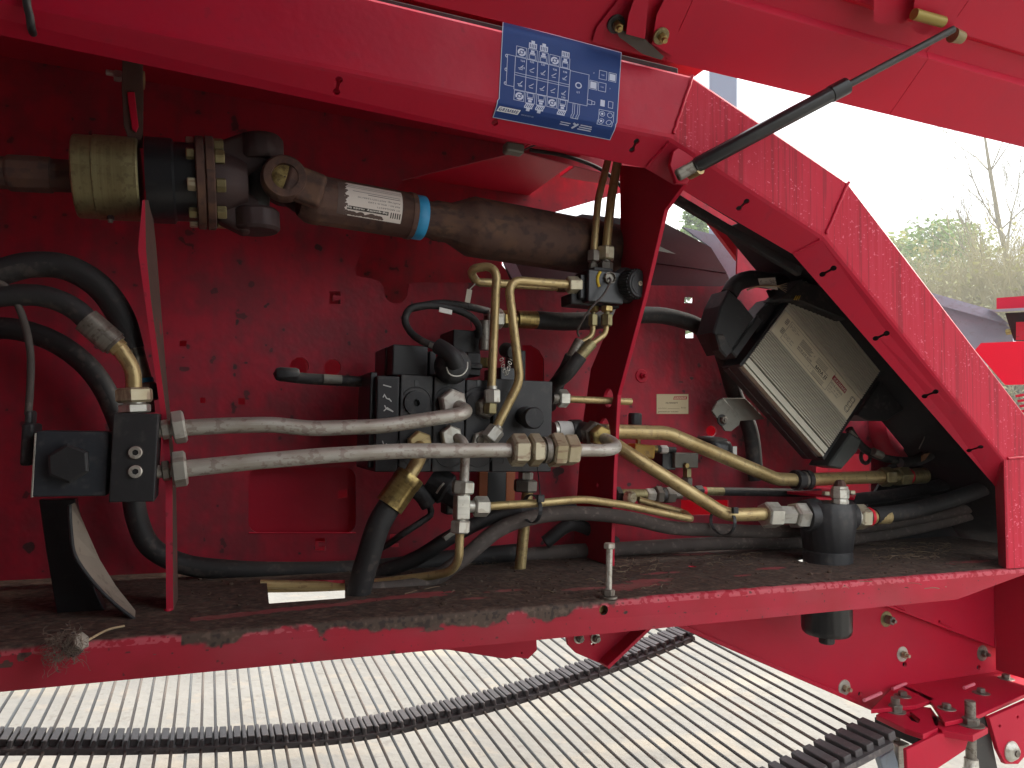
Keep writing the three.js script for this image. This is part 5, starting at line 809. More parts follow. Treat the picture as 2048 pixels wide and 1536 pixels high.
{ // pressure filter through the tray
  const t = thing('pressure_filter', 'black cylindrical hydraulic filter standing through the tray with silver indicator cap', 'filter'); const c = onY(1648, 1122, YT), k = mpp(c), yp = y => P(1655, y, fz).y;
  const top = yp(1000), cx = P(1655, 1060, fz).x;
  put('filter_head', lathe(V(cx, YT - 0.03, fz), dy, [[0.001, 0], [47 * k, 0], [47 * k, 0.030 + 0.018], [45 * k, 0.050], [47 * k, 0.053], [54 * k, top - YT - 0.012], [54 * k, top - YT + 0.012], [52 * k, top - YT + 0.018], [50 * k, top - YT + 0.026], [0.001, top - YT + 0.03]], 44), M.black, t);
  put('port_boss', cyl(V(cx - 62 * k, P(1610, 1031, fz).y, fz), dx, 30 * k, 34 * k, 30 * k), M.black, t); put('port_boss', cyl(V(cx + 60 * k, P(1700, 1031, fz).y, fz), V(-1, 0, 0), 30 * k, 34 * k, 30 * k), M.black, t);
  put('bowl', lathe(V(cx - 0.004, P(1632, 1270, fz).y, fz), dy, [[0.001, 0], [42 * k, 0], [46 * k, 0.004], [48 * k, 0.012], [48 * k, 0.1], [0.001, 0.1]], 44), M.blackGloss, t);
  put('drain_plug', lathe(V(cx - 0.004, P(1625, 1290, fz).y, fz), dy, [[0.001, 0], [13 * k, 0], [15 * k, 0.002], [15 * k, 0.03], [0.001, 0.03]], 24), M.rubber, t);
  const tp = put('top_plate', (() => { const q = [[1574, 984], [1640, 990], [1708, 996], [1712, 986], [1650, 975], [1580, 976]].map(p => onY(p[0], p[1], top + 0.004)); const s = new THREE.Shape(q.map(p => new THREE.Vector2(p.x, -p.z))); const g = new THREE.ExtrudeGeometry(s, { depth: 0.005, bevelEnabled: false }); g.rotateX(-Math.PI / 2); g.translate(0, top, 0); return metricUV(g); })(), M.redClean, t);
  for (const [x, y] of [[1616, 978], [1652, 990], [1703, 988]]) { const p = onY(x, y, top + 0.006); const b = put('bolt', hexG(p, dy, 11 * k * 1.3, 0.007), M.rustNut, t); put('washer', cyl(p.clone().add(V(0, -0.001, 0)), dy, 9 * k, 9 * k, 0.002), M.zincDull, b); }
  const ip = V(P(1680, 990, fz + 0.03).x, top - 0.004, fz + 0.03);
  const ind = put('indicator', lathe(ip, dy, [[0.001, 0], [16 * k, 0], [16.5 * k, 0.004], [15 * k, 0.009], [17 * k, 0.011], [17 * k, 0.026], [15 * k, 0.028], [15 * k, 0.032], [0.001, 0.032]], 8), M.zinc, t); put('cap', lathe(ip.clone().add(V(0, 0.032, 0)), dy, [[12 * k, 0], [11.5 * k, 0.004], [7 * k, 0.011], [0.0001, 0.0125]], 24), M.rust, ind);
  runX(t, 1702, 1034, fz, [['c', 40, 1710, M.zinc], ['h', 44, 1730, M.rustNut], ['c', 36, 1733, M.rust], ['c', 38, 1738, M.redGloss], ['c', 30, 1775, M.gold]], M.gold, 1033);
}
{ // control box, lying turned 41 degrees in the plane of the panel
  const z = 0.15, B = P(1484, 730, z), Cc = P(1646.5, 915, z), U = Cc.clone().sub(B).normalize(), Vv = V(-U.y, U.x, 0), L = 0.267, Wd = 0.262, D = 0.056;
  const at = (u, v, o = 0) => B.clone().addScaledVector(U, u).addScaledVector(Vv, v).add(V(0, 0, o));
  const t = thing('control_box', 'finned aluminium control box with black end caps, mounted slanted behind the arch', 'control unit');
  const bx = (n, u0, u1, v0, v1, o0, o1, m, b = 0.0008, par = t) => put(n, obox(at((u0 + u1) / 2, (v0 + v1) / 2, (o0 + o1) / 2), U, Vv, u1 - u0, v1 - v0, o1 - o0, b), m, par);
  bx('housing', 0, L, 0, Wd, -D, -0.003, M.alu, 0.002);
  const gasket = std({ map: blackMap([52, 40, 44], [70, 54, 54], [98, 84, 78], 601, 0.5), roughness: 0.6 });
  bx('groove_shade_floor', 0.001, L - 0.001, 0.001, Wd - 0.001, -0.004, -0.0026, M.black); bx('side_rail', 0.0, L, -0.004, 0.002, -D, -0.012, gasket, 0.0015); bx('side_rail', 0.0, L, -0.006, -0.0025, -D + 0.004, -0.036, gasket, 0.001);  // black floor paints the shade between the fins
  bx('edge_bar', 0.002, L - 0.002, 0.0, 0.006, -0.004, 0.0015, M.alu); bx('edge_bar', 0.002, L - 0.002, 0.009, 0.022, -0.004, 0.0012, M.alu);
  for (let i = 0; i < 14; i++) { const v = 0.0255 + i * 0.0052; bx('fin', 0.002, L - 0.002, v, v + 0.0027, -0.004, 0.0022, M.alu, 0.0004); }
  bx('name_strip', 0.002, L - 0.002, 0.0985, 0.157, -0.004, 0.0005, M.alu); bx('edge_bar', 0.002, L - 0.002, 0.1585, 0.1645, -0.004, 0.002, M.alu); bx('edge_bar', 0.002, L - 0.002, 0.166, 0.169, -0.004, 0.002, M.alu);
  for (let i = 0; i < 16; i++) { const v = 0.172 + i * 0.0053; bx('fin', 0.002, L - 0.002, v, v + 0.0027, -0.004, 0.0022, M.alu, 0.0004); }
  const cap = M.plastic; bx('end_cap', -0.004, 0.002, -0.003, Wd, -D, -0.001, M.blackGloss); bx('end_cap', L - 0.002, L + 0.005, -0.003, Wd, -D, 0.001, M.blackGloss);
  const pm = print(1024, 256, (x, w, h) => {
    x.fillStyle = '#e0dac2'; x.fillRect(0, 0, w, h); x.fillStyle = '#262420'; x.strokeStyle = '#262420'; x.lineWidth = 3;
    const plug = (a, b) => { for (let i = 0; i < 3; i++) x.strokeRect(a, b + i * 17, 30, 17); x.strokeRect(a + 10, b, 10, 52); };
    plug(52, 40); plug(62, 140); x.strokeRect(950, 40, 34, 170); for (let i = 0; i < 3; i++) { x.strokeRect(940, 50 + i * 55, 50, 36); }
    x.font = '15px sans-serif'; for (let i = 0; i < 6; i++) { x.fillText(i % 2 ? 'Max. 6 bar  www' : 'K1  CAN 1 / 2', 110, 50 + i * 16 + (i > 2 ? 70 : 0)); x.fillRect(270, 56 + i * 12, 120 + (i * 29) % 40, 4); }
    x.font = '27px sans-serif'; x.fillText('MOB-JOB 8200', 270, 156); x.fillRect(270, 164, 370, 4); x.font = 'bold 46px sans-serif'; x.fillText('MDA II', 500, 156); x.fillRect(480, 104, 170, 4); x.font = '20px sans-serif'; x.fillText('2', 440, 86); x.fillText('7', 440, 210); x.fillText('1', 470, 210);
    x.fillStyle = '#6a6456'; for (let i = 0; i < 4; i++) { x.fillRect(480, 50 + i * 14, 130, 4); x.fillRect(500, 190 + i * 12, 150, 4); } x.strokeStyle = '#6a6456'; x.strokeRect(100, 22, 600, 210);
    x.fillStyle = '#9c2634'; x.fillRect(690, 44, 180, 46); x.fillStyle = '#d8cfc0'; x.font = 'italic bold 40px sans-serif'; x.fillText('GRIMME', 700, 82); x.fillStyle = '#5a5548'; x.font = '32px sans-serif'; x.fillText('014.09009', 706, 136); x.font = '19px sans-serif'; x.fillText('HW: 1.40  SW: 5', 712, 166); x.fillText('S/N 2019-0452', 712, 192); x.fillText('IP 67', 712, 216);
  });
  put('name_print', sheet(at(0.006, 0.155, 0.0012), at(L - 0.004, 0.155, 0.0012), at(0.006, 0.1, 0.0012), at(L - 0.004, 0.1, 0.0012)), std({ map: pm, roughness: 0.5 }), t);
  // plugs
  const plug = (n, pts, zz, th, m = M.plastic) => put(n, plateZ(px3(pts, zz), zz, th, [], 0.003), m, t);
  plug('plug_shroud', [[1425, 665], [1440, 612], [1456, 580], [1484, 606], [1507, 636], [1464, 698], [1446, 708]], 0.15, 0.05); plug('plug_body', [[1460, 704], [1514, 630], [1526, 640], [1472, 716]], 0.143, 0.045); plug('plug_latch', [[1430, 668], [1446, 668], [1466, 700], [1452, 716], [1438, 700]], 0.158, 0.02, M.rubber);
  plug('plug_body', [[1505, 636], [1540, 598], [1580, 598], [1592, 612], [1520, 690]], 0.128, 0.04); plug('plug_shroud', [[1560, 598], [1600, 560], [1660, 580], [1690, 640], [1590, 600]], 0.175, 0.05, M.rubber);
  plug('plug_body', [[1654, 932], [1700, 866], [1722, 880], [1714, 902], [1682, 938]], 0.15, 0.05, std({ map: blackMap([58, 62, 60], [72, 76, 74], [100, 98, 92], 605, 0.3), roughness: 0.5 })); plug('plug_body', [[1712, 830], [1760, 760], [1800, 790], [1806, 820], [1772, 842], [1736, 842]], 0.13, 0.05);
  const br = thing('control_box_bracket', 'grey angled mounting bracket with bolt beside the control box', 'bracket');
  put('bracket_plate', plateZ(px3([[1424, 822], [1434, 803], [1446, 796], [1482, 838], [1478, 850], [1462, 863], [1450, 862], [1438, 842]], 0.06), 0.06, 0.004), M.grey, br); put('bracket_arm', plateZ(px3([[1446, 796], [1490, 796], [1530, 838], [1480, 842]], 0.058), 0.058, 0.004), M.grey, br); boltOn(br, P(1444, 840, 0.06), dz, { w: 0.012, af: 0.013, h: 0.008, stud: 0.004, mat: M.zincDull, wm: M.steelDark });
}
{ // cables round the control box
  const t = thing('wiring_loom', 'black corrugated wiring loom leaving the top of the control box', 'cables'); const q = (x, y, z) => P(x, y, z);
  put('conduit', hoseG([q(1458, 590, 0.13), q(1470, 570, 0.13), q(1500, 558, 0.12), q(1545, 562, 0.1), q(1600, 560, 0.1), q(1640, 580, 0.12)], 0.017, 14), M.plastic, t);
  for (let i = 0; i < 7; i++) put('wire', hoseG([q(1535 + i * 6, 580, 0.13), q(1555 + rr(-10, 10), 600 + rr(-8, 8), 0.135), q(1580 + rr(-10, 10), 590, 0.14), q(1612 + i * 5, 575 + rr(-10, 20), 0.15)], 0.0034, 8), M.rubber, t);
  for (let i = 0; i < 3; i++) put('yellow_wire', hoseG([q(1594 + i * 4, 588, 0.176), q(1590 + i * 4, 596, 0.178), q(1588 + i * 4, 600, 0.176)], 0.0011, 6), M.yellow, t);
  const g = thing('name_tag', 'cream cable tag tied with pale string above the control box', 'tag'); put('tag_plate', sheet(q(1516, 557, 0.17), q(1550, 555, 0.17), q(1520, 574, 0.17), q(1556, 580, 0.17)), std({ map: print(256, 128, (x, w, h) => { x.fillStyle = '#c8c4ba'; x.fillRect(0, 0, w, h); x.fillStyle = '#55504a'; x.font = '60px monospace'; x.fillText('K - 9406', 16, 70); }), roughness: 0.7, side: THREE.DoubleSide }), g);
  put('string', hoseG([q(1494, 580, 0.165), q(1510, 574, 0.172), q(1535, 572, 0.173), q(1556, 572, 0.17)], 0.0016, 6), M.straw, g); for (let i = 0; i < 5; i++) put('string', hoseG([q(1553, 572, 0.17), q(1562, 570 + i * 2, 0.172), q(1574, 566 + i * 5, 0.173)], 0.0005, 5), M.straw, g);
  const c = thing('cable_loop', 'black cable with grey sleeve looping in the dark below the control box', 'cables');
  put('cable', hoseG([q(1698, 858, 0.11), q(1715, 884, 0.11), q(1742, 906, 0.1), q(1790, 920, 0.09), q(1830, 918, 0.09), q(1858, 895, 0.09), q(1872, 850, 0.1), q(1860, 800, 0.1)], 0.0085, 12), M.rubber, c); put('sleeve', cyl(q(1746, 903, 0.115), q(1776, 917, 0.115).sub(q(1746, 903, 0.115)), 0.0085, 0.0085, 0.026), M.grey, c); put('sleeve', beamG(q(1700, 862, 0.122), q(1714, 876, 0.122), 0.006, 0.006), M.grey, c);
  put('cable', hoseG([q(1800, 925, 0.1), q(1835, 922, 0.1), q(1870, 900, 0.11), q(1882, 860, 0.12), q(1868, 822, 0.12)], 0.011, 12), M.plastic, c); put('cable', hoseG([q(1848, 840, 0.13), q(1850, 870, 0.13), q(1838, 898, 0.12)], 0.0012, 6), M.grey, c);
  const r = new THREE.TorusGeometry(0.0135, 0.0042, 10, 24), rp = q(1731, 914, 0.08); put('ring', r.translate(rp.x, rp.y, rp.z), M.rubber, c);
  put('dry_leaf', new ConvexGeometry([q(1842, 912, 0.13), q(1848, 908, 0.135), q(1860, 906, 0.13), q(1850, 920, 0.132), q(1842, 924, 0.13)]), std({ color: 0x8a6446, roughness: 0.9 }), c);
  const mo = thing('round_motor', 'round dark housing half hidden behind the arch on the right', 'motor'); put('housing', lathe(q(1790, 850, 0.0), dz, [[0.001, 0], [0.085, 0], [0.088, 0.01], [0.088, 0.035], [0.08, 0.045], [0.001, 0.05]], 36), std({ map: redMap(0.3, 0.9, 31), roughness: 0.7 }), mo);
}
{ // cluster behind the golden pipes
  const q = (x, y, z = 0.05) => P(x, y, z);
  const t = thing('pressure_sensor', 'small valve cluster with yellow sensor body and black knob behind the golden pipes', 'valve');
  put('knob', lathe(q(1270, 852), dy, [[0.001, 0], [0.013, 0], [0.0135, 0.003], [0.0135, 0.022], [0.012, 0.025], [0.001, 0.026]], 10), M.plastic, t); put('stem', cyl(q(1276, 890), dy, 0.005, 0.005, 0.04), M.brass, t);
  put('sensor_body', obox(q(1282, 902), V(1, -0.08, 0), dy, 0.046, 0.026, 0.03, 0.003), std({ map: blackMap([196, 160, 60], [170, 134, 48], [110, 80, 40], 611, 0.5), roughness: 0.5 }), t); runX(t, 1304, 898, 0.05, [['c', 16, 1312, M.brass], ['h', 14, 1320, M.steelDark], ['h', 15, 1334, M.white], ['c', 12, 1350, M.plastic]], M.zinc, 900);
  const v = thing('solenoid_valve', 'small grey and black solenoid valve below the round hole in the panel', 'valve');
  put('valve_body', boxPx(1350, 906, 1397, 936, 0.06, 0.04), M.grey, v); put('valve_body', boxPx(1325, 900, 1352, 940, 0.05, 0.035), M.blackGloss, v); put('coil', lathe(q(1428, 898, 0.05), V(0, 1, 0.1), [[0.001, 0], [0.034, 0], [0.034, 0.012], [0.03, 0.018], [0.001, 0.019]], 28), M.blackGloss, v); put('coil_ring', lathe(q(1424, 880, 0.05), V(0, 1, 0.1), [[0.03, 0], [0.03, 0.004], [0.02, 0.006], [0.001, 0.006]], 28), M.steelDark, v); put('plug', boxPx(1455, 892, 1474, 916, 0.06, 0.03), M.plastic, v); put('plug_label', boxPx(1466, 893, 1474, 915, 0.0608, 0.002, 0.0003), M.white, v);
  put('screw', hexG(q(1370, 931, 0.06), dz, 0.01, 0.008), M.brass, v); run(v, q(1374, 936), q(1374, 974), [['h', 0.016, 0.5, M.olive], ['h', 0.019, 1, M.zincDull]], M.zincDull);
  const h = thing('hose_coupling', 'row of dark coupling nuts and hose along the panel behind the slanting pipe', 'coupling');
  runX(h, 1228, 990, 0.1, [['h', 30, 1240, M.steelDark], ['c', 24, 1290, M.olive], ['h', 24, 1308, M.zinc], ['h', 32, 1322, M.zincDull], ['c', 30, 1328, M.steelDark], ['h', 30, 1346, M.zincDull], ['c', 16, 1362, M.zincDull]], M.zinc, 990); put('swivel', lathe(q(1256, 995, 0.12), V(0.3, 0, 1), [[0.001, 0], [0.013, 0], [0.012, 0.01], [0.008, 0.014], [0.001, 0.014]]), M.rustNut, h);
  runX(h, 1388, 982, 0.07, [['h', 20, 1404, M.steelDark], ['c', 18, 1410, M.redGloss], ['c', 17, 1445, M.olive, 'ferrule'], ['c', 17, 1640, M.rubber, 'hose']], M.zinc, 986);
}
{ // cream filter sticker
  const t = thing('filter_sticker', 'small cream sticker with red logo on the back panel beside the plate', 'sticker'); const z = 0.0006;
  put('sticker_print', sheet(P(1313, 788, z), P(1377, 788, z), P(1313, 828, z), P(1377, 828, z)), std({ map: print(640, 400, (x, w, h) => { x.fillStyle = '#c8b894'; x.fillRect(0, 0, w, h); x.strokeStyle = '#8a7a5c'; x.lineWidth = 5; x.strokeRect(3, 3, w - 6, h - 6); x.fillStyle = '#a82a34'; x.beginPath(); x.moveTo(350, 48); x.lineTo(618, 48); x.lineTo(600, 112); x.lineTo(330, 112); x.fill(); x.fillStyle = '#d8c8a8'; x.font = 'italic bold 58px sans-serif'; x.fillText('GRIMME', 346, 102); x.fillStyle = '#4a4030'; x.font = 'bold 44px sans-serif'; x.fillText('FILTERHEFT', 180, 196); x.font = '26px sans-serif'; x.fillText('Kontrolldatum:', 30, 294); x.fillRect(220, 292, 240, 5); x.font = 'italic 40px serif'; x.fillText('Nicky', 480, 288); x.font = 'bold 32px sans-serif'; x.fillText('gewechselt am: 14.03.2021', 30, 366); }), roughness: 0.55 }), t);
}
{ // small things under the beam
  const t = thing('grey_connector', 'grey plastic plug hanging under the upper beam beside the blue sticker', 'connector'); put('plug', boxPx(1013, 284, 1050, 304, 0.25, 0.02, 0.004), M.grey, t); put('wire', hoseG([P(1048, 296, 0.24), P(1058, 290, 0.24), P(1072, 284, 0.25)], 0.0012, 6), M.redGloss, t); put('wire', hoseG([P(1048, 300, 0.24), P(1066, 292, 0.24), P(1080, 288, 0.25)], 0.0012, 6), M.plastic, t);
  const c = thing('hanging_cable', 'thin black cable running over the beam edge at the upper left corner', 'cable'); put('cable', hoseG([P(52, -30, 0.386), P(54, 10, 0.387), P(60, 34, 0.388), P(62, 52, 0.384), P(66, 66, 0.36)], 0.0042, 10), M.rubber, c);
  const w = thing('panel_wiring', 'dark wire lying along the top of the back panel under the beam', 'cable'); put('wire', hoseG([P(1060, 300, 0.05), P(1130, 312, 0.05), P(1200, 338, 0.05), P(1240, 370, 0.05), P(1262, 400, 0.05)], 0.004, 8), M.rubber, w);
}
{ // straw and crumbs on the tray
  const bits = [], crumbs = [];
  const sc = (x0, y0, x1, y1, n) => { for (let i = 0; i < n; i++) { const p = onY(rr(x0, x1), rr(y0, y1), YT), a = rr(0, 6.28), L = rr(0.006, 0.026); p.y = YT + 0.001 + rr(0, 0.003); const q = p.clone().add(V(Math.cos(a) * L, rr(0, 0.003), Math.sin(a) * L * 0.7)), m = p.clone().lerp(q, 0.5).add(V(rr(-1, 1) * 0.002, rr(0, 0.003), rr(-1, 1) * 0.002)); bits.push(new THREE.TubeGeometry(new THREE.CatmullRomCurve3([p, m, q]), 4, rr(0.00025, 0.0006), 4)); } };
  sc(1740, 1088, 1900, 1122, 120); sc(1225, 1118, 1320, 1150, 50); sc(1420, 1100, 1540, 1140, 30); sc(900, 1120, 1000, 1140, 24); sc(720, 1160, 1900, 1200, 24);
  for (let i = 0; i < 420; i++) { const cx = rr(380, 1960), cy = rr(1110, 1215), p = onY(cx, cy, YT); if (p.z > 0.365 || p.z < 0.02 || (cx > 515 && cx < 705 && cy > 1145)) continue; const r = rr(0.0006, 0.0026) * (rnd() < 0.1 ? 2 : 1); const g = new THREE.IcosahedronGeometry(r, 0); g.scale(1, 0.7, 1); g.rotateY(rnd() * 6); g.translate(p.x, YT + r * 0.3, p.z); crumbs.push(metricUV(g)); }
  tag(put('straw_litter', mergeGeometries(bits), std({ color: 0x7c6c58, roughness: 0.95 })), 'dry straw and root scraps scattered over the dusty tray', 'litter', null, 'stuff'); tag(put('soil_crumbs', mergeGeometries(crumbs), M.soil), 'small brown soil crumbs lying on the dusty tray', 'soil', null, 'stuff');
}
// ------------------------------------------------------------------ covers and walls added to shade the compartment, and objects seen through or beside it
{
  put('added_top_cover', obox(V(-0.3, 0.83, -0.12), dx, dy, 2.0, 0.01, 0.96), M.redClean, frame);  // unseen cover added to block light from above
  { const S1 = P(1385, 150, ZF), S2 = P(1697, 362, ZF), S3 = P(2112, 908, ZF); for (const [a, b, z0] of [[S1, S2, 0.1], [S2, S3, 0.05], [S3, V(1.75, -0.05, ZF), 0.001]]) { const c = a.clone().lerp(b, 0.5); c.z = (z0 + 0.33) / 2; put('added_arch_cover', obox(c, b.clone().sub(a), V(-(b.y - a.y), b.x - a.x, 0), a.distanceTo(b), 0.004, 0.33 - z0, 0.0005), M.matteBlack, frame); } put('added_top_cover', obox(V((S1.x - 0.5) / 2, 0.8, 0.165), dx, dy, S1.x + 0.5, 0.004, 0.325, 0.0005), M.redClean, frame); }  // arch plates and cover added to block light; black undersides paint shade
  put('added_top_cover', obox(V(1.05, 0.83, -0.10), dx, dy, 0.68, 0.01, 0.18), M.redClean, frame);  // another unseen cover, added to keep light off the deep panel
  put('added_top_cover', obox(V(0.84, 1.05, -0.16), dx, dy, 0.26, 0.01, 0.34), M.redClean, frame); put('added_side_wall', obox(V(1.45, 0.37, -0.17), dx, dy, 0.006, 0.74, 0.33), M.redDirty, frame);  // raised cover and side wall added only to stop light behind the panel
  put('gap_shade_strip', obox(V(0.06, 0.806, 0.355), dx, dy, 1.17, 0.012, 0.02), M.matteBlack, frame);  // black strip paints the shaded gap between beam and lid
  put('added_inner_floor', obox(V(-0.55, -0.02, -0.5), dx, dy, 2.3, 0.006, 0.22), M.redDirty, frame);  // added floor that blocks bounce light from the ground
  put('added_bulkhead', obox(V(0.735, 0.21, -0.315), dx, dy, 0.006, 0.45, 0.6), M.redDirty, frame);  // added plate that closes off light from the right
  put('added_rear_wall', obox(V(-0.48, 0.41, -0.62), dx, dy, 2.44, 0.86, 0.008), M.redClean, frame); put('added_end_wall', obox(V(-0.7, 0.4, -0.1), dx, dy, 0.01, 0.9, 1.0), M.redClean, frame);  // unseen rear and left walls added to keep the inside dark
  const hd = thing('sheet_hood', 'black sheet metal hood with pale folded end seen through the panel opening', 'hood'), z = -0.26;
  const dark = M.blackGloss, pl = (n, pts, zz, m, th = 0.004) => put(n, plateZ(px3(pts, zz), zz, th, [], 0), m, hd);
  pl('hood_top', [[1100, 452], [1133, 439], [1164, 428], [1246, 437], [1328, 445], [1422, 495], [1440, 524], [1360, 512], [1290, 478], [1150, 470]], z - 0.02, dark, 0.03);
  pl('rail', [[1010, 500], [1300, 499], [1440, 524], [1454, 546], [1300, 524], [1020, 530]], z, dark, 0.01); pl('front_face', [[1008, 526], [1300, 522], [1453, 546], [1467, 578], [1030, 578]], z - 0.004, std({ color: 0x2c282c, roughness: 0.35 }), 0.006);
  pl('folded_end', [[1366, 454], [1440, 472], [1472, 518], [1475, 553], [1466, 565], [1440, 524], [1422, 495]], z - 0.024, M.greyLight, 0.006); pl('folded_end', [[1006, 524], [1032, 528], [1050, 566], [1034, 572]], z + 0.004, M.greyLight, 0.003);
  // machines to the right
  const gm = thing('grey_machine_cover', 'large grey metal cover of a machine standing behind the arch on the right', 'machine'), D = 3.2, w = (x, y, d = D) => atD(x, y, d);
  put('cover', metricUV(new ConvexGeometry([[1860, 590], [1985, 625], [2025, 660], [2028, 720], [1860, 740]].flatMap(p => [w(...p), w(p[0] + 6, p[1] + 6, D + 0.4)]))), M.greyLight, gm); put('cover_rim', metricUV(new ConvexGeometry([[1862, 585], [1985, 620], [2020, 650], [1985, 640], [1862, 606]].flatMap(p => [w(p[0], p[1], D - 0.04), w(p[0], p[1], D + 0.1)]))), M.greyLight, gm); for (const [x, y] of [[2012, 664], [2023, 664]]) put('bolt', hexG(w(x, y, D - 0.02), back, 0.02, 0.02), M.brass, gm);
  const rm = thing('red_implement', 'bright red implement parts stacked at the right edge of the view', 'machine'), D2 = 2.7, v = (x, y, d = D2) => atD(x, y, d), cv = (n, pts, d, th, m) => put(n, metricUV(new ConvexGeometry(pts.flatMap(p => [v(p[0], p[1], d), v(p[0], p[1], d + th)]))), m, rm);
  cv('side_plate', [[1962, 686], [2100, 680], [2100, 768], [2010, 770], [1950, 700]], D2, 0.05, M.redGloss); cv('top_beam', [[1993, 596], [2100, 588], [2100, 614], [1993, 618]], D2 + 0.5, 0.1, M.redClean); cv('roof_sheet', [[1976, 620], [2100, 612], [2100, 618], [1990, 624]], D2 + 0.1, 0.4, M.greyLight); cv('dark_box', [[2010, 626], [2100, 622], [2100, 682], [2028, 682]], D2 + 0.3, 0.1, M.blackGloss); cv('radiator', [[2032, 644], [2100, 642], [2100, 680], [2032, 680]], D2 + 0.25, 0.03, M.redDirty);
  for (let i = 0; i < 4; i++) cv('red_bar', [[2030 + i * 4, 790 + i * 10], [2100, 778 + i * 12], [2100, 783 + i * 12], [2032 + i * 4, 795 + i * 10]], D2 - 0.3, 0.03, M.redClean);
  const po = thing('grey_post', 'pale blue grey building post between the lid and the arch', 'post'); put('post_shaft', metricUV(new ConvexGeometry([[1418, 120], [1474, 120], [1474, 560], [1418, 560]].flatMap(p => [w(p[0], p[1], 5), w(p[0], p[1], 5.3)]))), std({ color: 0x8a9cb0, roughness: 0.7 }), po);
  const bw = thing('added_shade_wall', 'added unseen timber wall behind the viewer that blocks light from the compartment', 'wall'); for (let i = 0; i < 18; i++) put('board', rbox(0.44, 6, 0.05, 0.004).translate(-7.33 + i * 0.45, 2.2, 1.52 + (i % 2) * 0.01), M.rustDark, bw);  // unseen wall added to hold back light from the front
}
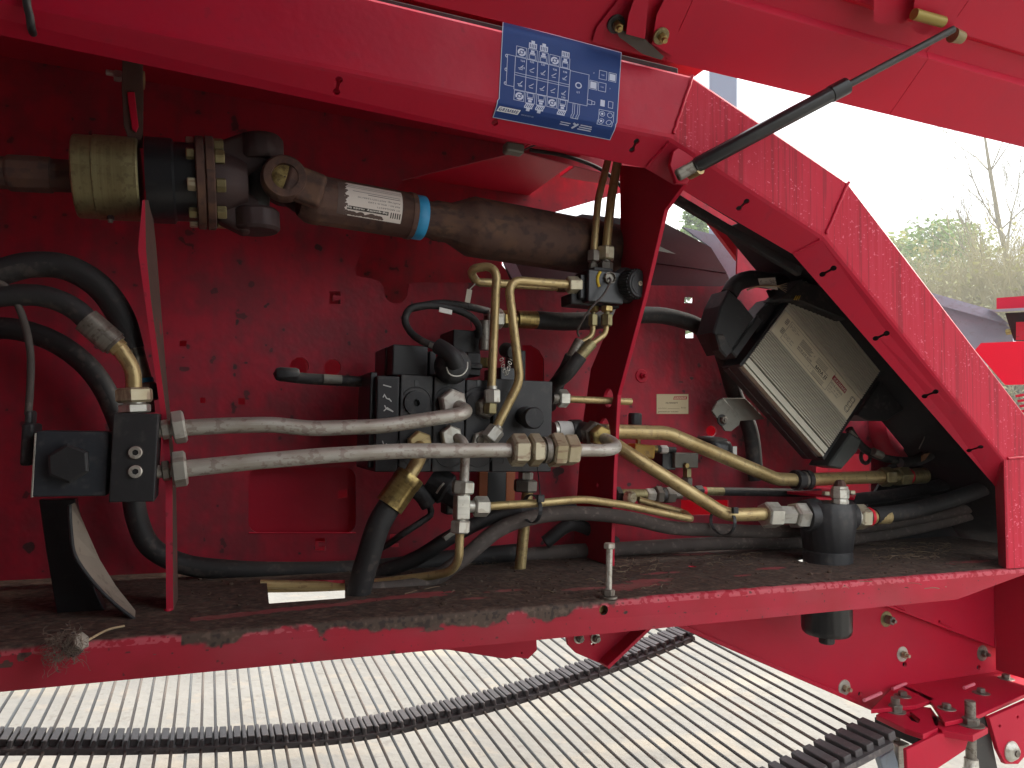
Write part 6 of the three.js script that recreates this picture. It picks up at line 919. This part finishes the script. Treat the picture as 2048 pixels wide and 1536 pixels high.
{ // trees behind the yard
  const limb = (out, p, d, r, L, n, o) => { // recursive branches as tapered segments
    const q = p.clone().addScaledVector(d, L); const g = new THREE.CylinderGeometry(r * 0.68, r, L * 1.02, r > 0.05 ? 8 : 4, 1, true); g.translate(0, L / 2, 0); aim(g, d); g.translate(p.x, p.y, p.z); out.push(g);
    if (n <= 0) { o.tips?.push(q); return; }
    const k = n > 4 ? 2 : 2 + (rnd() < 0.5 ? 1 : 0); for (let i = 0; i < k; i++) { const e = d.clone().add(V(rr(-1, 1), rr(-0.3, 0.9) * o.up, rr(-1, 1)).multiplyScalar(o.sp * (i ? 1.1 : 0.35))).normalize(); limb(out, q, e, r * (i ? 0.55 : 0.72), L * rr(0.68, 0.92), n - 1, o); }
    if (n < 4 && o.tips) o.tips.push(q);
  };
  const bark = std({ map: blackMap([104, 96, 78], [124, 116, 94], [80, 74, 62], 701, 0.5), roughness: 0.95 }), leaf = (a, b, sd) => std({ map: blackMap(a, b, a, sd, 0.2), roughness: 0.9, side: THREE.DoubleSide, transmission: 0.35, thickness: 0 });
  const baseAt = (x, D) => { const p = atD(x, 860, D); p.y = -0.8; return p; };
  const bare = (x, D, h, n, sp, label) => { const t = thing('bare_tree', label, 'tree'), b = baseAt(x, D), tr = [], br = []; let p = b.clone(), d = V(rr(-0.05, 0.05), 1, 0).normalize(), r = h * 0.012, L = h * 0.16; for (let i = 0; i < 5; i++) { const g = new THREE.CylinderGeometry(r * 0.85, r, L * 1.02, 10, 1, true); g.translate(0, L / 2, 0); aim(g, d); g.translate(p.x, p.y, p.z); tr.push(g); p = p.clone().addScaledVector(d, L); r *= 0.82; d = d.clone().add(V(rr(-0.12, 0.12), 0, rr(-0.12, 0.12))).normalize(); if (i > 0) for (let k = 0; k < 3; k++) limb(br, p, V(rr(-1, 1), rr(0.4, 1.1), rr(-1, 1)).normalize(), r * 0.5, L * rr(0.45, 0.8), n, { sp, up: 1 }); } limb(br, p, d, r, L * 0.6, n, { sp, up: 1 }); put('trunk', mergeGeometries(tr), bark, t); put('branches', mergeGeometries(br), bark, t); };
  bare(2034, 26, 11.5, 5, 0.6, 'tall bare tree with fine twigs at the right edge of the sky'); bare(1968, 30, 10.2, 5, 0.7, 'slender bare tree left of the tall bare tree');
  const green = (x, D, h, w, m, label) => { const t = thing('green_tree', label, 'tree'), b = baseAt(x, D); put('trunk', cyl(b, dy, 0.16, 0.1, h * 0.7, 8), bark, t); const N = 3600, ps = new Float32Array(N * 9); for (let i = 0; i < N; i++) { const cl = i % 26, s = cl * 2.399, a = (cl + 0.5) / 26, c = V(Math.cos(s) * w * (1 - a * 0.75) * (0.55 + 0.45 * ((cl * 7) % 5) / 5), h * (0.45 + 0.53 * a), Math.sin(s) * w * (1 - a * 0.75)); const q = V(rr(-1, 1), rr(-1, 1), rr(-1, 1)); q.normalize().multiplyScalar(Math.cbrt(rnd()) * w * 0.42); q.y *= 0.65; q.add(c).add(b); for (let k = 0; k < 3; k++) { ps[i * 9 + k * 3] = q.x + rr(-0.16, 0.16); ps[i * 9 + k * 3 + 1] = q.y + rr(-0.12, 0.12); ps[i * 9 + k * 3 + 2] = q.z + rr(-0.16, 0.16); } } const g = new THREE.BufferGeometry(); g.setAttribute('position', new THREE.BufferAttribute(ps, 3)); g.computeVertexNormals(); put('crown', metricUV(g), m, t); };
  const lg = leaf([92, 122, 48], [120, 146, 62], 711), ly = leaf([128, 140, 62], [146, 156, 78], 715);
  green(1880, 31, 9.0, 1.9, lg, 'light green young tree, left one of the trees behind the scrub'); green(1930, 33, 9.3, 1.8, ly, 'yellow green tree between the light green one and the bare trees'); green(1800, 33, 9.2, 1.5, ly, 'pale green tree just showing over the arch'); green(1395, 22, 8.5, 0.7, lg, 'tiny bright green tree top seen through the panel opening');
  const scrub = []; for (let i = 0; i < 260; i++) { const b = baseAt(rr(1780, 2230), rr(22, 30)); for (let k = 0; k < 3; k++) limb(scrub, b.clone().add(V(rr(-0.3, 0.3), 0, rr(-0.3, 0.3))), V(rr(-0.35, 0.35), 1, rr(-0.35, 0.35)).normalize(), 0.03, rr(1.25, 2.0), 4, { sp: 0.75, up: 1 }); }
  tag(put('scrub', mergeGeometries(scrub), std({ map: blackMap([138, 130, 98], [160, 150, 114], [112, 106, 80], 721, 0.5), roughness: 0.95 })), 'pale leafless scrub filling the field edge below the trees', 'scrub', null, 'stuff');
  const N = 12000, ps = new Float32Array(N * 9); for (let i = 0; i < N; i++) { const q = baseAt(rr(1740, 2260), rr(20, 29)); q.y += Math.pow(rnd(), 1.2) * 6.2; for (let k = 0; k < 3; k++) { ps[i * 9 + k * 3] = q.x + rr(-0.085, 0.085); ps[i * 9 + k * 3 + 1] = q.y + rr(-0.07, 0.07); ps[i * 9 + k * 3 + 2] = q.z + rr(-0.085, 0.085); } } const g = new THREE.BufferGeometry(); g.setAttribute('position', new THREE.BufferAttribute(ps, 3)); g.computeVertexNormals(); tag(put('scrub_leaves', metricUV(g), leaf([134, 134, 84], [152, 148, 100], 731)), 'first pale buds and leaves in the scrub', 'foliage', null, 'stuff');
}
for (const o of [...scene.children]) if (o.isGroup && o.children.length) {   // each thing's own origin at its base
  const b = new THREE.Box3().setFromObject(o), c = b.getCenter(new THREE.Vector3()).setY(b.min.y); o.position.copy(c); for (const k of o.children) k.position.sub(c);
}
renderer.render(scene, camera);
